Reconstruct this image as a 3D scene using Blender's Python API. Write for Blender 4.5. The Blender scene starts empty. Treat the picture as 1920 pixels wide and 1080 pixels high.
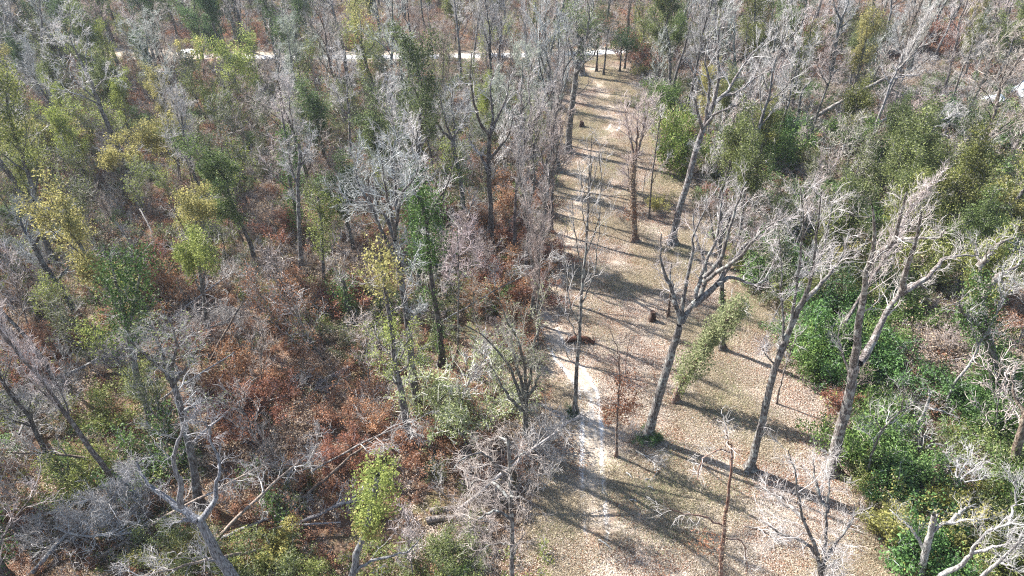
import bpy, math, random
import numpy as np
from mathutils import Vector, noise as mnoise

SC = bpy.context.scene
COL = SC.collection
rad = math.radians

# ------------------------------------------------------------------ camera
F = 1297.0                      # focal length in pixels of the 1920 px wide photograph
PITCH = rad(35.0)
CAM_H = 36.0
cam_d = bpy.data.cameras.new('camera')
cam = bpy.data.objects.new('camera', cam_d)
COL.objects.link(cam)
cam.location = (0, 0, CAM_H)
cam.rotation_euler = (rad(90) - PITCH, 0, 0)
cam_d.sensor_width = 36.0
cam_d.lens = 36.0 * F / 1920.0
cam_d.clip_start = 0.5
cam_d.clip_end = 3000
SC.camera = cam

# ------------------------------------------------------------------ sky and sun
SUN_AZ = rad(-60)               # measured from +Y, negative = towards -X
SUN_EL = rad(40)
w = bpy.data.worlds.new('World')
SC.world = w
w.use_nodes = True
nt = w.node_tree
nt.nodes.clear()
sky = nt.nodes.new('ShaderNodeTexSky')
sky.sky_type = 'NISHITA'
sky.sun_disc = False
sky.sun_elevation = SUN_EL
sky.sun_rotation = SUN_AZ
bg = nt.nodes.new('ShaderNodeBackground')
bg.inputs['Strength'].default_value = 0.09
wo = nt.nodes.new('ShaderNodeOutputWorld')
nt.links.new(sky.outputs[0], bg.inputs[0])
nt.links.new(bg.outputs[0], wo.inputs[0])
sd = bpy.data.lights.new('sun', 'SUN')
sd.energy = 5.0
sd.angle = rad(0.5)
sd.color = (1.0, 0.97, 0.93)
sun = bpy.data.objects.new('sun', sd)
COL.objects.link(sun)
to_sun = Vector((math.sin(SUN_AZ) * math.cos(SUN_EL), math.cos(SUN_AZ) * math.cos(SUN_EL), math.sin(SUN_EL)))
sun.rotation_euler = to_sun.to_track_quat('Z', 'Y').to_euler()
sun.location = (-60, 60, 80)

SC.view_settings.view_transform = 'Standard'
SC.view_settings.look = 'None'
SC.view_settings.gamma = 1
SC.view_settings.use_curve_mapping = False
SC.view_settings.exposure = 1.72
SC.cycles.use_denoising = False
SC.cycles.filter_width = 1.15
SC.cycles.max_bounces = 5
SC.cycles.diffuse_bounces = 3
SC.cycles.transmission_bounces = 3
SC.cycles.volume_bounces = 0

# ------------------------------------------------------------------ picture <-> place
CP, SP = math.cos(PITCH), math.sin(PITCH)

def ray(x, y):
    a = (x - 960) / F
    b = -(y - 540) / F
    return (a, CP + b * SP, -SP + b * CP)

def gp(x, y, z=0.0):
    d = ray(x, y)
    t = (z - CAM_H) / d[2]
    return np.array((d[0] * t, d[1] * t, z))

def vp(x, y, Y):
    d = ray(x, y)
    t = Y / d[1]
    return np.array((d[0] * t, Y, CAM_H + d[2] * t))

def px(p):
    v = (p[0], p[1], p[2] - CAM_H)
    dep = v[1] * CP - v[2] * SP
    up = v[1] * SP + v[2] * CP
    return 960 + F * v[0] / dep, 540 - F * up / dep, dep

rng = np.random.default_rng(11)
random.seed(5)

# ------------------------------------------------------------------ mesh helpers
class Acc:
    def __init__(s):
        s.v = []; s.q = []; s.a = []; s.n = 0
    def add(s, v, q, a=None):
        v = np.asarray(v, dtype=np.float32).reshape(-1, 3)
        s.v.append(v); s.q.append(np.asarray(q, dtype=np.int64).reshape(-1, 4) + s.n)
        s.a.append(np.zeros(len(v), np.float32) if a is None else np.asarray(a, np.float32))
        s.n += len(v)
    def mesh(s, name, mat, smooth=True):
        v = np.concatenate(s.v); q = np.concatenate(s.q); a = np.concatenate(s.a)
        me = bpy.data.meshes.new(name)
        me.vertices.add(len(v)); me.vertices.foreach_set('co', v.ravel())
        me.loops.add(len(q) * 4); me.loops.foreach_set('vertex_index', q.ravel().astype(np.int32))
        me.polygons.add(len(q))
        me.polygons.foreach_set('loop_start', (np.arange(len(q)) * 4).astype(np.int32))
        me.polygons.foreach_set('loop_total', np.full(len(q), 4, np.int32))
        me.polygons.foreach_set('use_smooth', np.full(len(q), smooth, bool))
        at = me.attributes.new('tone', 'FLOAT', 'POINT')
        at.data.foreach_set('value', a)
        me.materials.append(mat)
        me.update(calc_edges=True)
        return me

def unit(v):
    return v / np.maximum(np.linalg.norm(v, axis=-1, keepdims=True), 1e-9)

def tubes(acc, P, R, sides, rough=0.0, flare=0.0, tone=None):
    """P [N,K,3] polylines, R [N,K] radii."""
    N, K, _ = P.shape
    T = np.empty_like(P)
    T[:, 1:-1] = P[:, 2:] - P[:, :-2]
    T[:, 0] = P[:, 1] - P[:, 0]; T[:, -1] = P[:, -1] - P[:, -2]
    T = unit(T)
    av = unit(P[:, -1] - P[:, 0])
    ref = np.where(np.abs(av[:, 2:3]) > 0.8, np.array([[1.0, 0.13, 0]]), np.array([[0.1, 0.05, 1.0]]))
    ref = np.repeat(ref[:, None], K, 1)
    e1 = unit(ref - (ref * T).sum(-1, keepdims=True) * T)
    e2 = np.cross(T, e1)
    an = np.arange(sides) / sides * 2 * np.pi
    Rr = np.repeat(R[:, :, None], sides, 2)
    if rough:
        Rr = Rr * (1 + rough * rng.standard_normal(Rr.shape))
    if flare:
        h = np.linalg.norm(P - P[:, :1], axis=-1)[:, :, None]
        lob = 0.75 + 0.5 * np.cos(an * 3 + 1.0) * 0.8 + 0.15 * np.cos(an * 5)
        Rr = Rr * (1 + flare * np.exp(-h / 0.45) * lob)
    V = P[:, :, None] + Rr[..., None] * (np.cos(an)[None, None, :, None] * e1[:, :, None] + np.sin(an)[None, None, :, None] * e2[:, :, None])
    base = np.arange(N)[:, None, None] * K * sides + np.arange(K - 1)[None, :, None] * sides
    i = np.arange(sides)[None, None]; j = (np.arange(sides) + 1) % sides
    j = j[None, None]
    q = np.stack([base + i, base + j, base + j + sides, base + i + sides], -1)
    t = np.repeat(rng.random(N) if tone is None else tone, K * sides)
    acc.add(V.reshape(-1, 3), q.reshape(-1, 4), t)

def resample(pts, K, wob=0.0):
    pts = np.asarray(pts, float)
    if len(pts) > 2:                      # Catmull-Rom
        out = []
        pp = np.vstack([2 * pts[0] - pts[1], pts, 2 * pts[-1] - pts[-2]])
        for s in range(1, len(pp) - 2):
            for t in np.linspace(0, 1, 7)[:-1]:
                a, b, c, d = pp[s - 1:s + 3]
                out.append(0.5 * (2 * b + (c - a) * t + (2 * a - 5 * b + 4 * c - d) * t * t + (3 * b - a - 3 * c + d) * t ** 3))
        out.append(pts[-1]); pts = np.array(out)
    L = np.r_[0, np.cumsum(np.linalg.norm(np.diff(pts, axis=0), axis=1))]
    s = np.linspace(0, L[-1], K)
    o = np.stack([np.interp(s, L, pts[:, k]) for k in range(3)], 1)
    if wob:
        o[1:-1] += rng.standard_normal((K - 2, 3)) * wob
    return o

def spawn(P, R, n, t0, t1, a0, a1, lenf, K, wig, up, rf, rmin, lmin=0.25, lmax=99, flat=0.55):
    N, K0, _ = P.shape
    L = np.linalg.norm(np.diff(P, axis=1), axis=-1).sum(1)
    idx = np.repeat(np.arange(N), n)
    M = len(idx)
    t = t0 + (t1 - t0) * ((np.tile(np.arange(n), N) + rng.random(M)) / n)
    u = t * (K0 - 1)
    k = np.minimum(u.astype(int), K0 - 2); f = (u - k)[:, None]
    pos = P[idx, k] * (1 - f) + P[idx, k + 1] * f
    r = R[idx, k] * (1 - f[:, 0]) + R[idx, k + 1] * f[:, 0]
    d = unit(P[idx, k + 1] - P[idx, k])
    perp = unit(np.cross(d, rng.standard_normal((M, 3))))
    a = rad(a0) + rad(a1 - a0) * rng.random((M, 1))
    dr = unit(np.cos(a) * d + np.sin(a) * perp + np.array([0, 0, up]))
    ln = np.clip(L[idx] * lenf * (1 - flat * t) * (0.55 + 0.75 * rng.random(M)), lmin, lmax)
    Q = np.empty((M, K, 3)); Q[:, 0] = pos
    st = (ln / (K - 1))[:, None]
    for j in range(1, K):
        Q[:, j] = Q[:, j - 1] + dr * st
        dr = unit(dr + wig * rng.standard_normal((M, 3)) + np.array([0, 0, up * 0.35]))
    r0 = np.maximum(r * rf, rmin)
    s = np.linspace(0, 1, K)[None]
    RR = r0[:, None] * (1 - s) + rmin * 0.7 * s
    return Q, RR

def leaves(acc, C, size, tone=None, up=0.3, asp=0.55):
    """one bent-free quad per leaf centre"""
    n = len(C)
    a = unit(rng.standard_normal((n, 3)) + np.array([0, 0, 0.0]))
    nrm = unit(rng.standard_normal((n, 3)) + np.array([0, 0, up]))
    b = unit(np.cross(nrm, a)); a = np.cross(b, nrm)
    s = (size * (0.6 + 0.8 * rng.random(n)))[:, None]
    V = np.stack([C - a * s * 0.5, C + b * s * asp * 0.5, C + a * s * 0.5, C - b * s * asp * 0.5], 1)
    q = np.arange(n * 4).reshape(n, 4)
    t = rng.random(n) if tone is None else np.clip(tone + 0.22 * rng.standard_normal(n), 0, 1)
    acc.add(V.reshape(-1, 3), q, np.repeat(t, 4))

def along(P, n, jit, w=None, t0=0.0, t1=1.0):
    N, K, _ = P.shape
    i = rng.integers(0, N, n)
    u = (t0 + (t1 - t0) * rng.random(n)) * (K - 1)
    k = np.minimum(u.astype(int), K - 2); f = (u - k)[:, None]
    tone = (np.sin(i * 12.9898 + 4.1) * 43758.5453) % 1.0
    return P[i, k] * (1 - f) + P[i, k + 1] * f + rng.standard_normal((n, 3)) * jit, tone

# ------------------------------------------------------------------ materials
def new_mat(name):
    m = bpy.data.materials.new(name); m.use_nodes = True
    m.node_tree.nodes.clear()
    return m, m.node_tree

def N(t, kind, **kw):
    n = t.nodes.new(kind)
    for k, v in kw.items():
        if k.startswith('i_'):
            n.inputs[int(k[2:])].default_value = v
        else:
            setattr(n, k, v)
    return n

def mixc(t, a, b, fac, mode='MIX'):
    n = t.nodes.new('ShaderNodeMix'); n.data_type = 'RGBA'; n.blend_type = mode
    for s, v in ((0, fac), (6, a), (7, b)):
        if isinstance(v, (int, float)):
            n.inputs[s].default_value = v
        elif isinstance(v, tuple):
            n.inputs[s].default_value = (*v, 1)
        else:
            t.links.new(v, n.inputs[s])
    return n.outputs[2]

def math_(t, op, a, b=None, c=None, clamp=False):
    n = t.nodes.new('ShaderNodeMath'); n.operation = op; n.use_clamp = clamp
    for s, v in enumerate((a, b, c)):
        if v is None: continue
        if isinstance(v, (int, float)): n.inputs[s].default_value = v
        else: t.links.new(v, n.inputs[s])
    return n.outputs[0]

def ramp(t, fac, lo, hi):
    n = t.nodes.new('ShaderNodeMapRange'); n.interpolation_type = 'SMOOTHSTEP'
    t.links.new(fac, n.inputs[0]); n.inputs[1].default_value = lo; n.inputs[2].default_value = hi
    return n.outputs[0]

def leaf_mat(name, ca, cb, trans=0.38, gloss=0.0):
    m, t = new_mat(name)
    at = N(t, 'ShaderNodeAttribute', attribute_name='tone')
    oi = N(t, 'ShaderNodeObjectInfo')
    c = mixc(t, ca, cb, at.outputs['Fac'])
    v = math_(t, 'MULTIPLY_ADD', oi.outputs['Random'], 0.5, 0.75)
    c = mixc(t, c, v, 1.0, 'MULTIPLY')
    c = mixc(t, c, oi.outputs['Color'], 1.0, 'MULTIPLY')
    d = N(t, 'ShaderNodeBsdfDiffuse'); tr = N(t, 'ShaderNodeBsdfTranslucent')
    t.links.new(c, d.inputs[0]); t.links.new(c, tr.inputs[0])
    ms = N(t, 'ShaderNodeMixShader'); ms.inputs[0].default_value = trans
    t.links.new(d.outputs[0], ms.inputs[1]); t.links.new(tr.outputs[0], ms.inputs[2])
    out = ms.outputs[0]
    if gloss:
        g = N(t, 'ShaderNodeBsdfGlossy'); g.inputs['Roughness'].default_value = 0.55
        g.inputs['Color'].default_value = (1, 1, 1, 1)
        m2 = N(t, 'ShaderNodeMixShader'); m2.inputs[0].default_value = gloss
        t.links.new(out, m2.inputs[1]); t.links.new(g.outputs[0], m2.inputs[2]); out = m2.outputs[0]
    o = N(t, 'ShaderNodeOutputMaterial'); t.links.new(out, o.inputs[0])
    return m

def bark_mat(name, dark, mid, pale, scale=1.0, lichen=(0.42, 0.44, 0.40), lich=0.5):
    m, t = new_mat(name)
    tc = N(t, 'ShaderNodeTexCoord'); mp = N(t, 'ShaderNodeMapping')
    mp.inputs['Scale'].default_value = (9 * scale, 9 * scale, 1.6 * scale)
    t.links.new(tc.outputs['Object'], mp.inputs[0])
    n1 = N(t, 'ShaderNodeTexNoise'); n1.inputs['Scale'].default_value = 2.0; n1.inputs['Detail'].default_value = 5
    t.links.new(mp.outputs[0], n1.inputs['Vector'])
    n2 = N(t, 'ShaderNodeTexNoise'); n2.inputs['Scale'].default_value = 3.2; n2.inputs['Detail'].default_value = 6
    t.links.new(tc.outputs['Object'], n2.inputs['Vector'])
    c = mixc(t, dark, mid, ramp(t, n1.outputs[0], 0.36, 0.55))
    c = mixc(t, c, pale, ramp(t, n1.outputs[0], 0.52, 0.72))
    lf = math_(t, 'MULTIPLY', ramp(t, n2.outputs[0], 0.50, 0.62), lich)
    c = mixc(t, c, lichen, lf)
    oi = N(t, 'ShaderNodeObjectInfo')
    c = mixc(t, c, oi.outputs['Color'], 1.0, 'MULTIPLY')
    b = N(t, 'ShaderNodeBsdfPrincipled'); b.inputs['Roughness'].default_value = 0.9
    b.inputs['Specular IOR Level'].default_value = 0.15
    t.links.new(c, b.inputs['Base Color'])
    bp = N(t, 'ShaderNodeBump'); bp.inputs['Strength'].default_value = 0.7; bp.inputs['Distance'].default_value = 0.05
    t.links.new(n1.outputs[0], bp.inputs['Height']); t.links.new(bp.outputs[0], b.inputs['Normal'])
    o = N(t, 'ShaderNodeOutputMaterial'); t.links.new(b.outputs[0], o.inputs[0])
    return m

def twig_mat(name, ca, cb):
    m, t = new_mat(name)
    at = N(t, 'ShaderNodeAttribute', attribute_name='tone')
    oi = N(t, 'ShaderNodeObjectInfo')
    c = mixc(t, ca, cb, at.outputs['Fac'])
    c = mixc(t, c, oi.outputs['Color'], 1.0, 'MULTIPLY')
    d = N(t, 'ShaderNodeBsdfPrincipled'); d.inputs['Roughness'].default_value = 0.65
    d.inputs['Specular IOR Level'].default_value = 0.3
    t.links.new(c, d.inputs['Base Color'])
    o = N(t, 'ShaderNodeOutputMaterial'); t.links.new(d.outputs[0], o.inputs[0])
    return m

M = {
    'bark': bark_mat('grey_bark', (0.045, 0.038, 0.034), (0.13, 0.115, 0.105), (0.27, 0.25, 0.24), lich=.4),
    'dead': bark_mat('bleached_wood', (0.10, 0.09, 0.085), (0.27, 0.255, 0.245), (0.45, 0.43, 0.41), lich=0.3),
    'brown': bark_mat('brown_bark', (0.07, 0.045, 0.035), (0.17, 0.11, 0.085), (0.30, 0.21, 0.17), lich=0.3),
    'twig': twig_mat('pale_twigs', (0.15, 0.13, 0.115), (0.62, 0.585, 0.555)),
    'twigd': twig_mat('dead_twigs', (0.22, 0.20, 0.19), (0.58, 0.56, 0.54)),
    'twigp': twig_mat('pinkish_twigs', (0.16, 0.125, 0.105), (0.52, 0.445, 0.41)),
    'holly': leaf_mat('holly_leaf', (0.028, 0.062, 0.018), (0.18, 0.275, 0.085), 0.38, 0.015),
    'oak': leaf_mat('evergreen_oak_leaf', (0.045, 0.062, 0.026), (0.22, 0.24, 0.105), 0.4, 0.015),
    'gold': leaf_mat('golden_leaf', (0.17, 0.165, 0.055), (0.50, 0.44, 0.17), 0.45, 0.01),
    'ygreen': leaf_mat('yellow_green_leaf', (0.09, 0.125, 0.03), (0.34, 0.37, 0.11), 0.45, 0.01),
    'ivy': leaf_mat('ivy_leaf', (0.02, 0.05, 0.014), (0.11, 0.18, 0.045), 0.35, 0.015),
    'rust': leaf_mat('rust_leaf', (0.15, 0.072, 0.042), (0.40, 0.22, 0.14), 0.4),
    'tan': leaf_mat('dry_leaf', (0.22, 0.155, 0.105), (0.50, 0.40, 0.29), 0.35),
    'litter': leaf_mat('fallen_leaf', (0.28, 0.22, 0.175), (0.59, 0.51, 0.43), 0.05),
    'straw': leaf_mat('dry_grass', (0.33, 0.275, 0.18), (0.62, 0.53, 0.40), 0.2),
    'pale': leaf_mat('pale_green_leaf', (0.18, 0.21, 0.09), (0.46, 0.48, 0.27), 0.45),
}

# ------------------------------------------------------------------ objects
class Rec: pass
THINGS = []            # records used to write the labels

def link(name, me, parent=None, color=None):
    o = bpy.data.objects.new(name, me)
    COL.objects.link(o)
    if parent is not None: o.parent = parent
    if color is not None: o.color = (*color, 1)
    return o

def root(name, loc, rz=0, sc=1.0, tilt=(0, 0)):
    o = bpy.data.objects.new(name, None)
    COL.objects.link(o)
    o.empty_display_size = 0.3
    o.location = tuple(loc); o.rotation_euler = (tilt[0], tilt[1], rz); o.scale = (sc, sc, sc)
    return o

def tag(o, label, cat, group=None):
    if label: o['label'] = label
    o['category'] = cat
    if group: o['group'] = group
    return o

def copy_thing(src, loc, rz, sc, tilt=(0, 0), name=None):
    c = src.copy(); COL.objects.link(c)
    c.location = tuple(loc); c.rotation_euler = (tilt[0], tilt[1], rz)
    c.scale = sc if isinstance(sc, tuple) else (sc, sc, sc)
    for ch in src.children:
        d = ch.copy(); COL.objects.link(d); d.parent = c
    return c

def tint(o, bark=None, twig=None, leaf=None):
    for ch in o.children:
        n = ch.name.split('.')[0]
        c = bark if n in ('trunk', 'limb') else twig if n == 'crown' else leaf
        if c is not None: ch.color = (*c, 1)

def structure(o):
    o['kind'] = 'structure'; return o

# ------------------------------------------------------------------ the clearing and the ground
CLEAR_PX = [(860, 1400), (960, 1180), (1020, 1080), (1045, 980), (1040, 900), (1015, 800), (1008, 720), (1000, 660), (1002, 600), (1015, 520),
            (1035, 440), (1040, 380), (1030, 330), (1035, 260), (1050, 200), (1075, 150), (1070, 112), (1178, 108), (1185, 150), (1200, 200),
            (1225, 235), (1262, 270), (1290, 330), (1300, 400), (1340, 450), (1400, 520), (1420, 590), (1450, 640), (1480, 690),
            (1540, 740), (1575, 800), (1600, 860), (1640, 940), (1690, 1020), (1760, 1120), (1900, 1400)]
CLEAR = np.array([gp(x, y)[:2] for x, y in CLEAR_PX])

def sdist(X, Y, poly):
    """signed distance, positive inside"""
    X = np.asarray(X, float); Y = np.asarray(Y, float)
    best = np.full(X.shape, 1e9); ins = np.zeros(X.shape, bool)
    n = len(poly)
    for i in range(n):
        ax, ay = poly[i]; bx, by = poly[(i + 1) % n]
        dx, dy = bx - ax, by - ay
        t = np.clip(((X - ax) * dx + (Y - ay) * dy) / (dx * dx + dy * dy + 1e-9), 0, 1)
        best = np.minimum(best, np.hypot(X - ax - t * dx, Y - ay - t * dy))
        c = ((ay > Y) != (by > Y)) & (X < (bx - ax) * (Y - ay) / (by - ay + 1e-12) + ax)
        ins ^= c
    return np.where(ins, best, -best)

ROAD_PX = [(-260, 96), (40, 98), (200, 99), (330, 104), (470, 107), (580, 107), (700, 107), (820, 106), (920, 104), (1010, 103), (1090, 100), (1165, 96), (1300, 91), (1500, 86), (1750, 84), (2100, 84)]
ROAD = np.array([gp(x, y)[:2] for x, y in ROAD_PX])

def road_dist(X, Y):
    X = np.asarray(X, float); Y = np.asarray(Y, float)
    best = np.full(X.shape, 1e9)
    for i in range(len(ROAD) - 1):
        ax, ay = ROAD[i]; bx, by = ROAD[i + 1]; dx, dy = bx - ax, by - ay
        t = np.clip(((X - ax) * dx + (Y - ay) * dy) / (dx * dx + dy * dy), 0, 1)
        best = np.minimum(best, np.hypot(X - ax - t * dx, Y - ay - t * dy))
    return best

def ground_nodes(t, open_fac, chalk_fac=None):
    """colour of the forest floor by place: open meadow against littered woodland"""
    ge = N(t, 'ShaderNodeNewGeometry')
    def nz(scale, det=4, off=0.0, rough=0.6):
        mp = N(t, 'ShaderNodeMapping'); mp.inputs['Location'].default_value = (off, off * 0.7, off)
        t.links.new(ge.outputs['Position'], mp.inputs[0])
        n = N(t, 'ShaderNodeTexNoise'); n.inputs['Scale'].default_value = scale; n.inputs['Detail'].default_value = det
        n.inputs['Roughness'].default_value = rough
        t.links.new(mp.outputs[0], n.inputs['Vector'])
        return n.outputs[0]
    big = nz(0.09, 4); med = nz(0.45, 4, 13); fine = nz(3.0, 5, 29, 0.75); grain = nz(11.0, 3, 41, 0.8)
    vo = N(t, 'ShaderNodeTexVoronoi'); vo.inputs['Scale'].default_value = 10.5
    t.links.new(ge.outputs['Position'], vo.inputs['Vector'])
    sep = N(t, 'ShaderNodeSeparateColor'); t.links.new(vo.outputs['Color'], sep.inputs[0])
    litter = mixc(t, (0.27, 0.215, 0.17), (0.52, 0.445, 0.37), sep.outputs[0])
    litter = mixc(t, litter, (0.34, 0.235, 0.18), ramp(t, med, 0.5, 0.68))
    grass = mixc(t, (0.30, 0.25, 0.16), (0.52, 0.44, 0.33), ramp(t, fine, 0.35, 0.65))
    gm = math_(t, 'ADD', math_(t, 'MULTIPLY', ramp(t, big, 0.36, 0.6), 0.65), math_(t, 'MULTIPLY', ramp(t, fine, 0.42, 0.6), 0.45), clamp=True)
    gm = math_(t, 'MULTIPLY', gm, math_(t, 'MULTIPLY_ADD', ramp(t, med, 0.3, 0.6), 0.6, 0.15))
    open_c = mixc(t, litter, grass, gm)
    wood = mixc(t, (0.07, 0.045, 0.03), (0.20, 0.135, 0.09), sep.outputs[1])  # brown litter, darkened so the colour carries deep shade under the trees
    wood = mixc(t, wood, (0.15, 0.135, 0.065), math_(t, 'MULTIPLY', ramp(t, med, 0.5, 0.62), 0.7))
    wood = mixc(t, wood, (0.24, 0.13, 0.085), math_(t, 'MULTIPLY', ramp(t, big, 0.48, 0.6), 0.45))
    edge = math_(t, 'ADD', open_fac, math_(t, 'MULTIPLY', math_(t, 'SUBTRACT', med, 0.5), 0.9))
    c = mixc(t, wood, open_c, ramp(t, edge, 0.3, 0.7))
    if chalk_fac is not None:
        pale = mixc(t, (0.50, 0.475, 0.44), (0.80, 0.79, 0.77), ramp(t, grain, 0.35, 0.65))
        f = math_(t, 'ADD', chalk_fac, math_(t, 'MULTIPLY', math_(t, 'SUBTRACT', fine, 0.5), 1.1))
        f = math_(t, 'ADD', f, math_(t, 'MULTIPLY', math_(t, 'SUBTRACT', med, 0.5), 0.7))
        c = mixc(t, c, pale, ramp(t, f, 0.42, 0.78))
    c = mixc(t, c, mixc(t, (0.62, 0.62, 0.62), (1.25, 1.25, 1.25), grain), 0.8, 'MULTIPLY')
    b = N(t, 'ShaderNodeBsdfPrincipled'); b.inputs['Roughness'].default_value = 0.95; b.inputs['Specular IOR Level'].default_value = 0.1
    t.links.new(c, b.inputs['Base Color'])
    hs = math_(t, 'ADD', math_(t, 'MULTIPLY', fine, 0.7), math_(t, 'MULTIPLY', sep.outputs[2], 0.35))
    bp = N(t, 'ShaderNodeBump'); bp.inputs['Strength'].default_value = 0.8; bp.inputs['Distance'].default_value = 0.12
    t.links.new(hs, bp.inputs['Height']); t.links.new(bp.outputs[0], b.inputs['Normal'])
    o = N(t, 'ShaderNodeOutputMaterial'); t.links.new(b.outputs[0], o.inputs[0])

def grid_mesh(xs, ys, zf):
    X, Y = np.meshgrid(xs, ys)
    Z = zf(X, Y)
    V = np.stack([X, Y, Z], -1).reshape(-1, 3)
    nx, ny = len(xs), len(ys)
    i = (np.arange(ny - 1)[:, None] * nx + np.arange(nx - 1)[None]).ravel()
    q = np.stack([i, i + 1, i + nx + 1, i + nx], -1)
    return V, q, X.ravel(), Y.ravel()

def zg(X, Y):
    return X * 0.0

def axis(lo, hi, flo, fhi, fine, coarse):
    return np.r_[np.arange(lo, flo, coarse), np.arange(flo, fhi, fine), np.arange(fhi, hi + coarse, coarse)]
m_g, t_g = new_mat('woodland_floor')
a_ = N(t_g, 'ShaderNodeAttribute', attribute_name='tone')
ground_nodes(t_g, a_.outputs['Fac'])
xs = axis(-1500, 1500, -90, 90, 1.1, 60); ys = axis(-300, 2400, 8, 150, 1.1, 60)
V, q, gx, gy = grid_mesh(xs, ys, lambda X, Y: zg(X, Y))
sd_ = sdist(gx, gy, CLEAR)
opn = np.clip(0.5 + sd_ / 2.4, 0, 1)
rd = road_dist(gx, gy)
opn = np.maximum(opn, np.clip(1.2 - (rd - 1.5) / 2.5, 0, 1))
acc = Acc(); acc.add(V, q, opn)
structure(link('ground', acc.mesh('ground', m_g)))

def strip(name, pts, half, z, whites, kind):
    """ribbon along pts; tone = how chalky"""
    P = resample([(p[0], p[1], 0) for p in pts], 160)
    s = np.linspace(0, 1, 160)
    wv = np.interp(s, np.linspace(0, 1, len(whites)), whites)
    T = unit(np.gradient(P, axis=0)); S = np.stack([T[:, 1], -T[:, 0], 0 * T[:, 0]], 1)
    us = np.linspace(-1, 1, 25)
    V = P[:, None] + S[:, None] * (us * half)[None, :, None]
    V[..., 2] = zg(V[..., 0], V[..., 1]) + z
    if kind == 'ruts':
        d = np.abs(np.abs(us) * half - 0.68)
        prof = np.clip(1.15 - d / 0.36, -.3, 1)[None] * wv[:, None]
        full = np.clip(1.3 - np.abs(us) * half / 0.9, -.3, 1)[None] * np.clip(wv[:, None] * 2.5 - 1.9, 0, .85)
        A = np.maximum(prof, full) * 0.8
    else:
        A = np.clip((1 - np.abs(us)) * 3.2, 0, 1.1)[None] * wv[:, None]
    A = A * 1.0
    A[:, 0] = -1; A[:, -1] = -1
    n = len(us)
    i = (np.arange(159)[:, None] * n + np.arange(n - 1)[None]).ravel()
    q = np.stack([i, i + 1, i + n + 1, i + n], -1)
    acc = Acc(); acc.add(V.reshape(-1, 3), q, A.ravel())
    return acc, V.reshape(-1, 3)

def strip_obj(name, acc, V, half_open):
    m, t = new_mat(name + '_surface')
    a = N(t, 'ShaderNodeAttribute', attribute_name='tone')
    b = N(t, 'ShaderNodeAttribute', attribute_name='opening')
    ground_nodes(t, b.outputs['Fac'], a.outputs['Fac'])
    me = acc.mesh(name, m)
    o_ = np.clip(0.5 + sdist(V[:, 0], V[:, 1], CLEAR) / 2.4, 0, 1)
    o_ = np.maximum(o_, np.clip(1.2 - (road_dist(V[:, 0], V[:, 1]) - 1.5) / 2.5, 0, 1))
    at = me.attributes.new('opening', 'FLOAT', 'POINT'); at.data.foreach_set('value', o_.astype(np.float32))
    return structure(link(name, me))

TRK = [(1150, 1160, .2), (1130, 1080, .25), (1118, 1000, .7), (1114, 940, .9), (1110, 880, .98), (1110, 830, .98), (1108, 780, 1.03), (1103, 740, 1.03), (1082, 700, .95), (1050, 660, .9),
       (1032, 620, .75), (1028, 580, .5), (1036, 535, .45), (1052, 490, .4), (1070, 445, .35), (1083, 395, .4), (1092, 345, .3), (1105, 300, .3), (1128, 262, .5),
       (1152, 238, .9), (1150, 215, .5), (1138, 185, .1), (1124, 155, .05), (1112, 125, .05)]
tp = [gp(x, y) for x, y, _ in TRK]
# even spacing of the chalk values along the length
Ls = np.r_[0, np.cumsum([np.linalg.norm(tp[i + 1] - tp[i]) for i in range(len(tp) - 1)])]
wh = np.interp(np.linspace(0, Ls[-1], 60), Ls, [w_ for *_, w_ in TRK])
acc, V = strip('sandy_track', tp, 2.6, 0.006, wh, 'ruts')
strip_obj('sandy_track', acc, V, 0)
acc, V = strip('gravel_road', [np.array([*p, 0]) for p in ROAD], 1.6, 0.012, [.1, .1, .1, .15, .55, .8, .85, .95, .95, .8, .3, .1, .1, .1, .1], 'road')
strip_obj('gravel_road', acc, V, 0)

# ------------------------------------------------------------------ tree building
def add_part(rt, name, acc, mat, color=None, smooth=True):
    if acc.n == 0: return None
    return link(name, acc.mesh(name, mat, smooth), rt, color)

def fine_crown(acc, P, R, n2, n3, n4, len2=0.5, up=0.25, wig=0.22, a=(28, 62), rmin=0.0085, t0=0.2, l4=0.5, th=1.0):
    Q2, R2 = spawn(P, R, n2, t0, 1.0, a[0], a[1], len2, 6, wig, up, 0.42 * th, 0.017 * th, lmin=0.8)
    Q3, R3 = spawn(Q2, R2, n3, 0.15, 1.0, 25, 60, 0.55, 4, wig, up * 0.7, 0.55, 0.012 * th, lmin=0.5)
    tubes(acc, Q2, R2, 4); tubes(acc, Q3, R3, 3)
    if n4:
        Q4, R4 = spawn(Q3, R3, n4, 0.1, 1.0, 22, 60, l4, 3, wig, up * 0.6, 0.65, rmin * th, lmin=0.35, lmax=1.1)
        tubes(acc, Q4, R4, 3)
    else:
        Q4, R4 = Q3, R3
    return Q2, Q3, Q4

def ivy_on(acc, P, r, n, size, tone=None, lump=0.35):
    """leaves round a stem path P [K,3]; r = radius at both ends"""
    K = len(P); u = rng.random(n) ** 0.9 * (K - 1); k = np.minimum(u.astype(int), K - 2); f = (u - k)[:, None]
    c = P[k] * (1 - f) + P[k + 1] * f
    rr = np.interp(u / (K - 1), [0, 1], r) if len(r) == 2 else np.interp(u / (K - 1), np.linspace(0, 1, len(r)), r)
    d = unit(rng.standard_normal((n, 3)))
    ang = np.arctan2(d[:, 1], d[:, 0])
    rr = rr * (1 + lump * np.sin(c[:, 2] * 2.3 + ang * 2) + lump * 0.6 * np.sin(c[:, 2] * 5.1 - ang * 3))
    leaves(acc, c + d * (rr * (0.35 + 0.65 * rng.random(n) ** 0.4))[:, None], size, tone)

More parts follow.
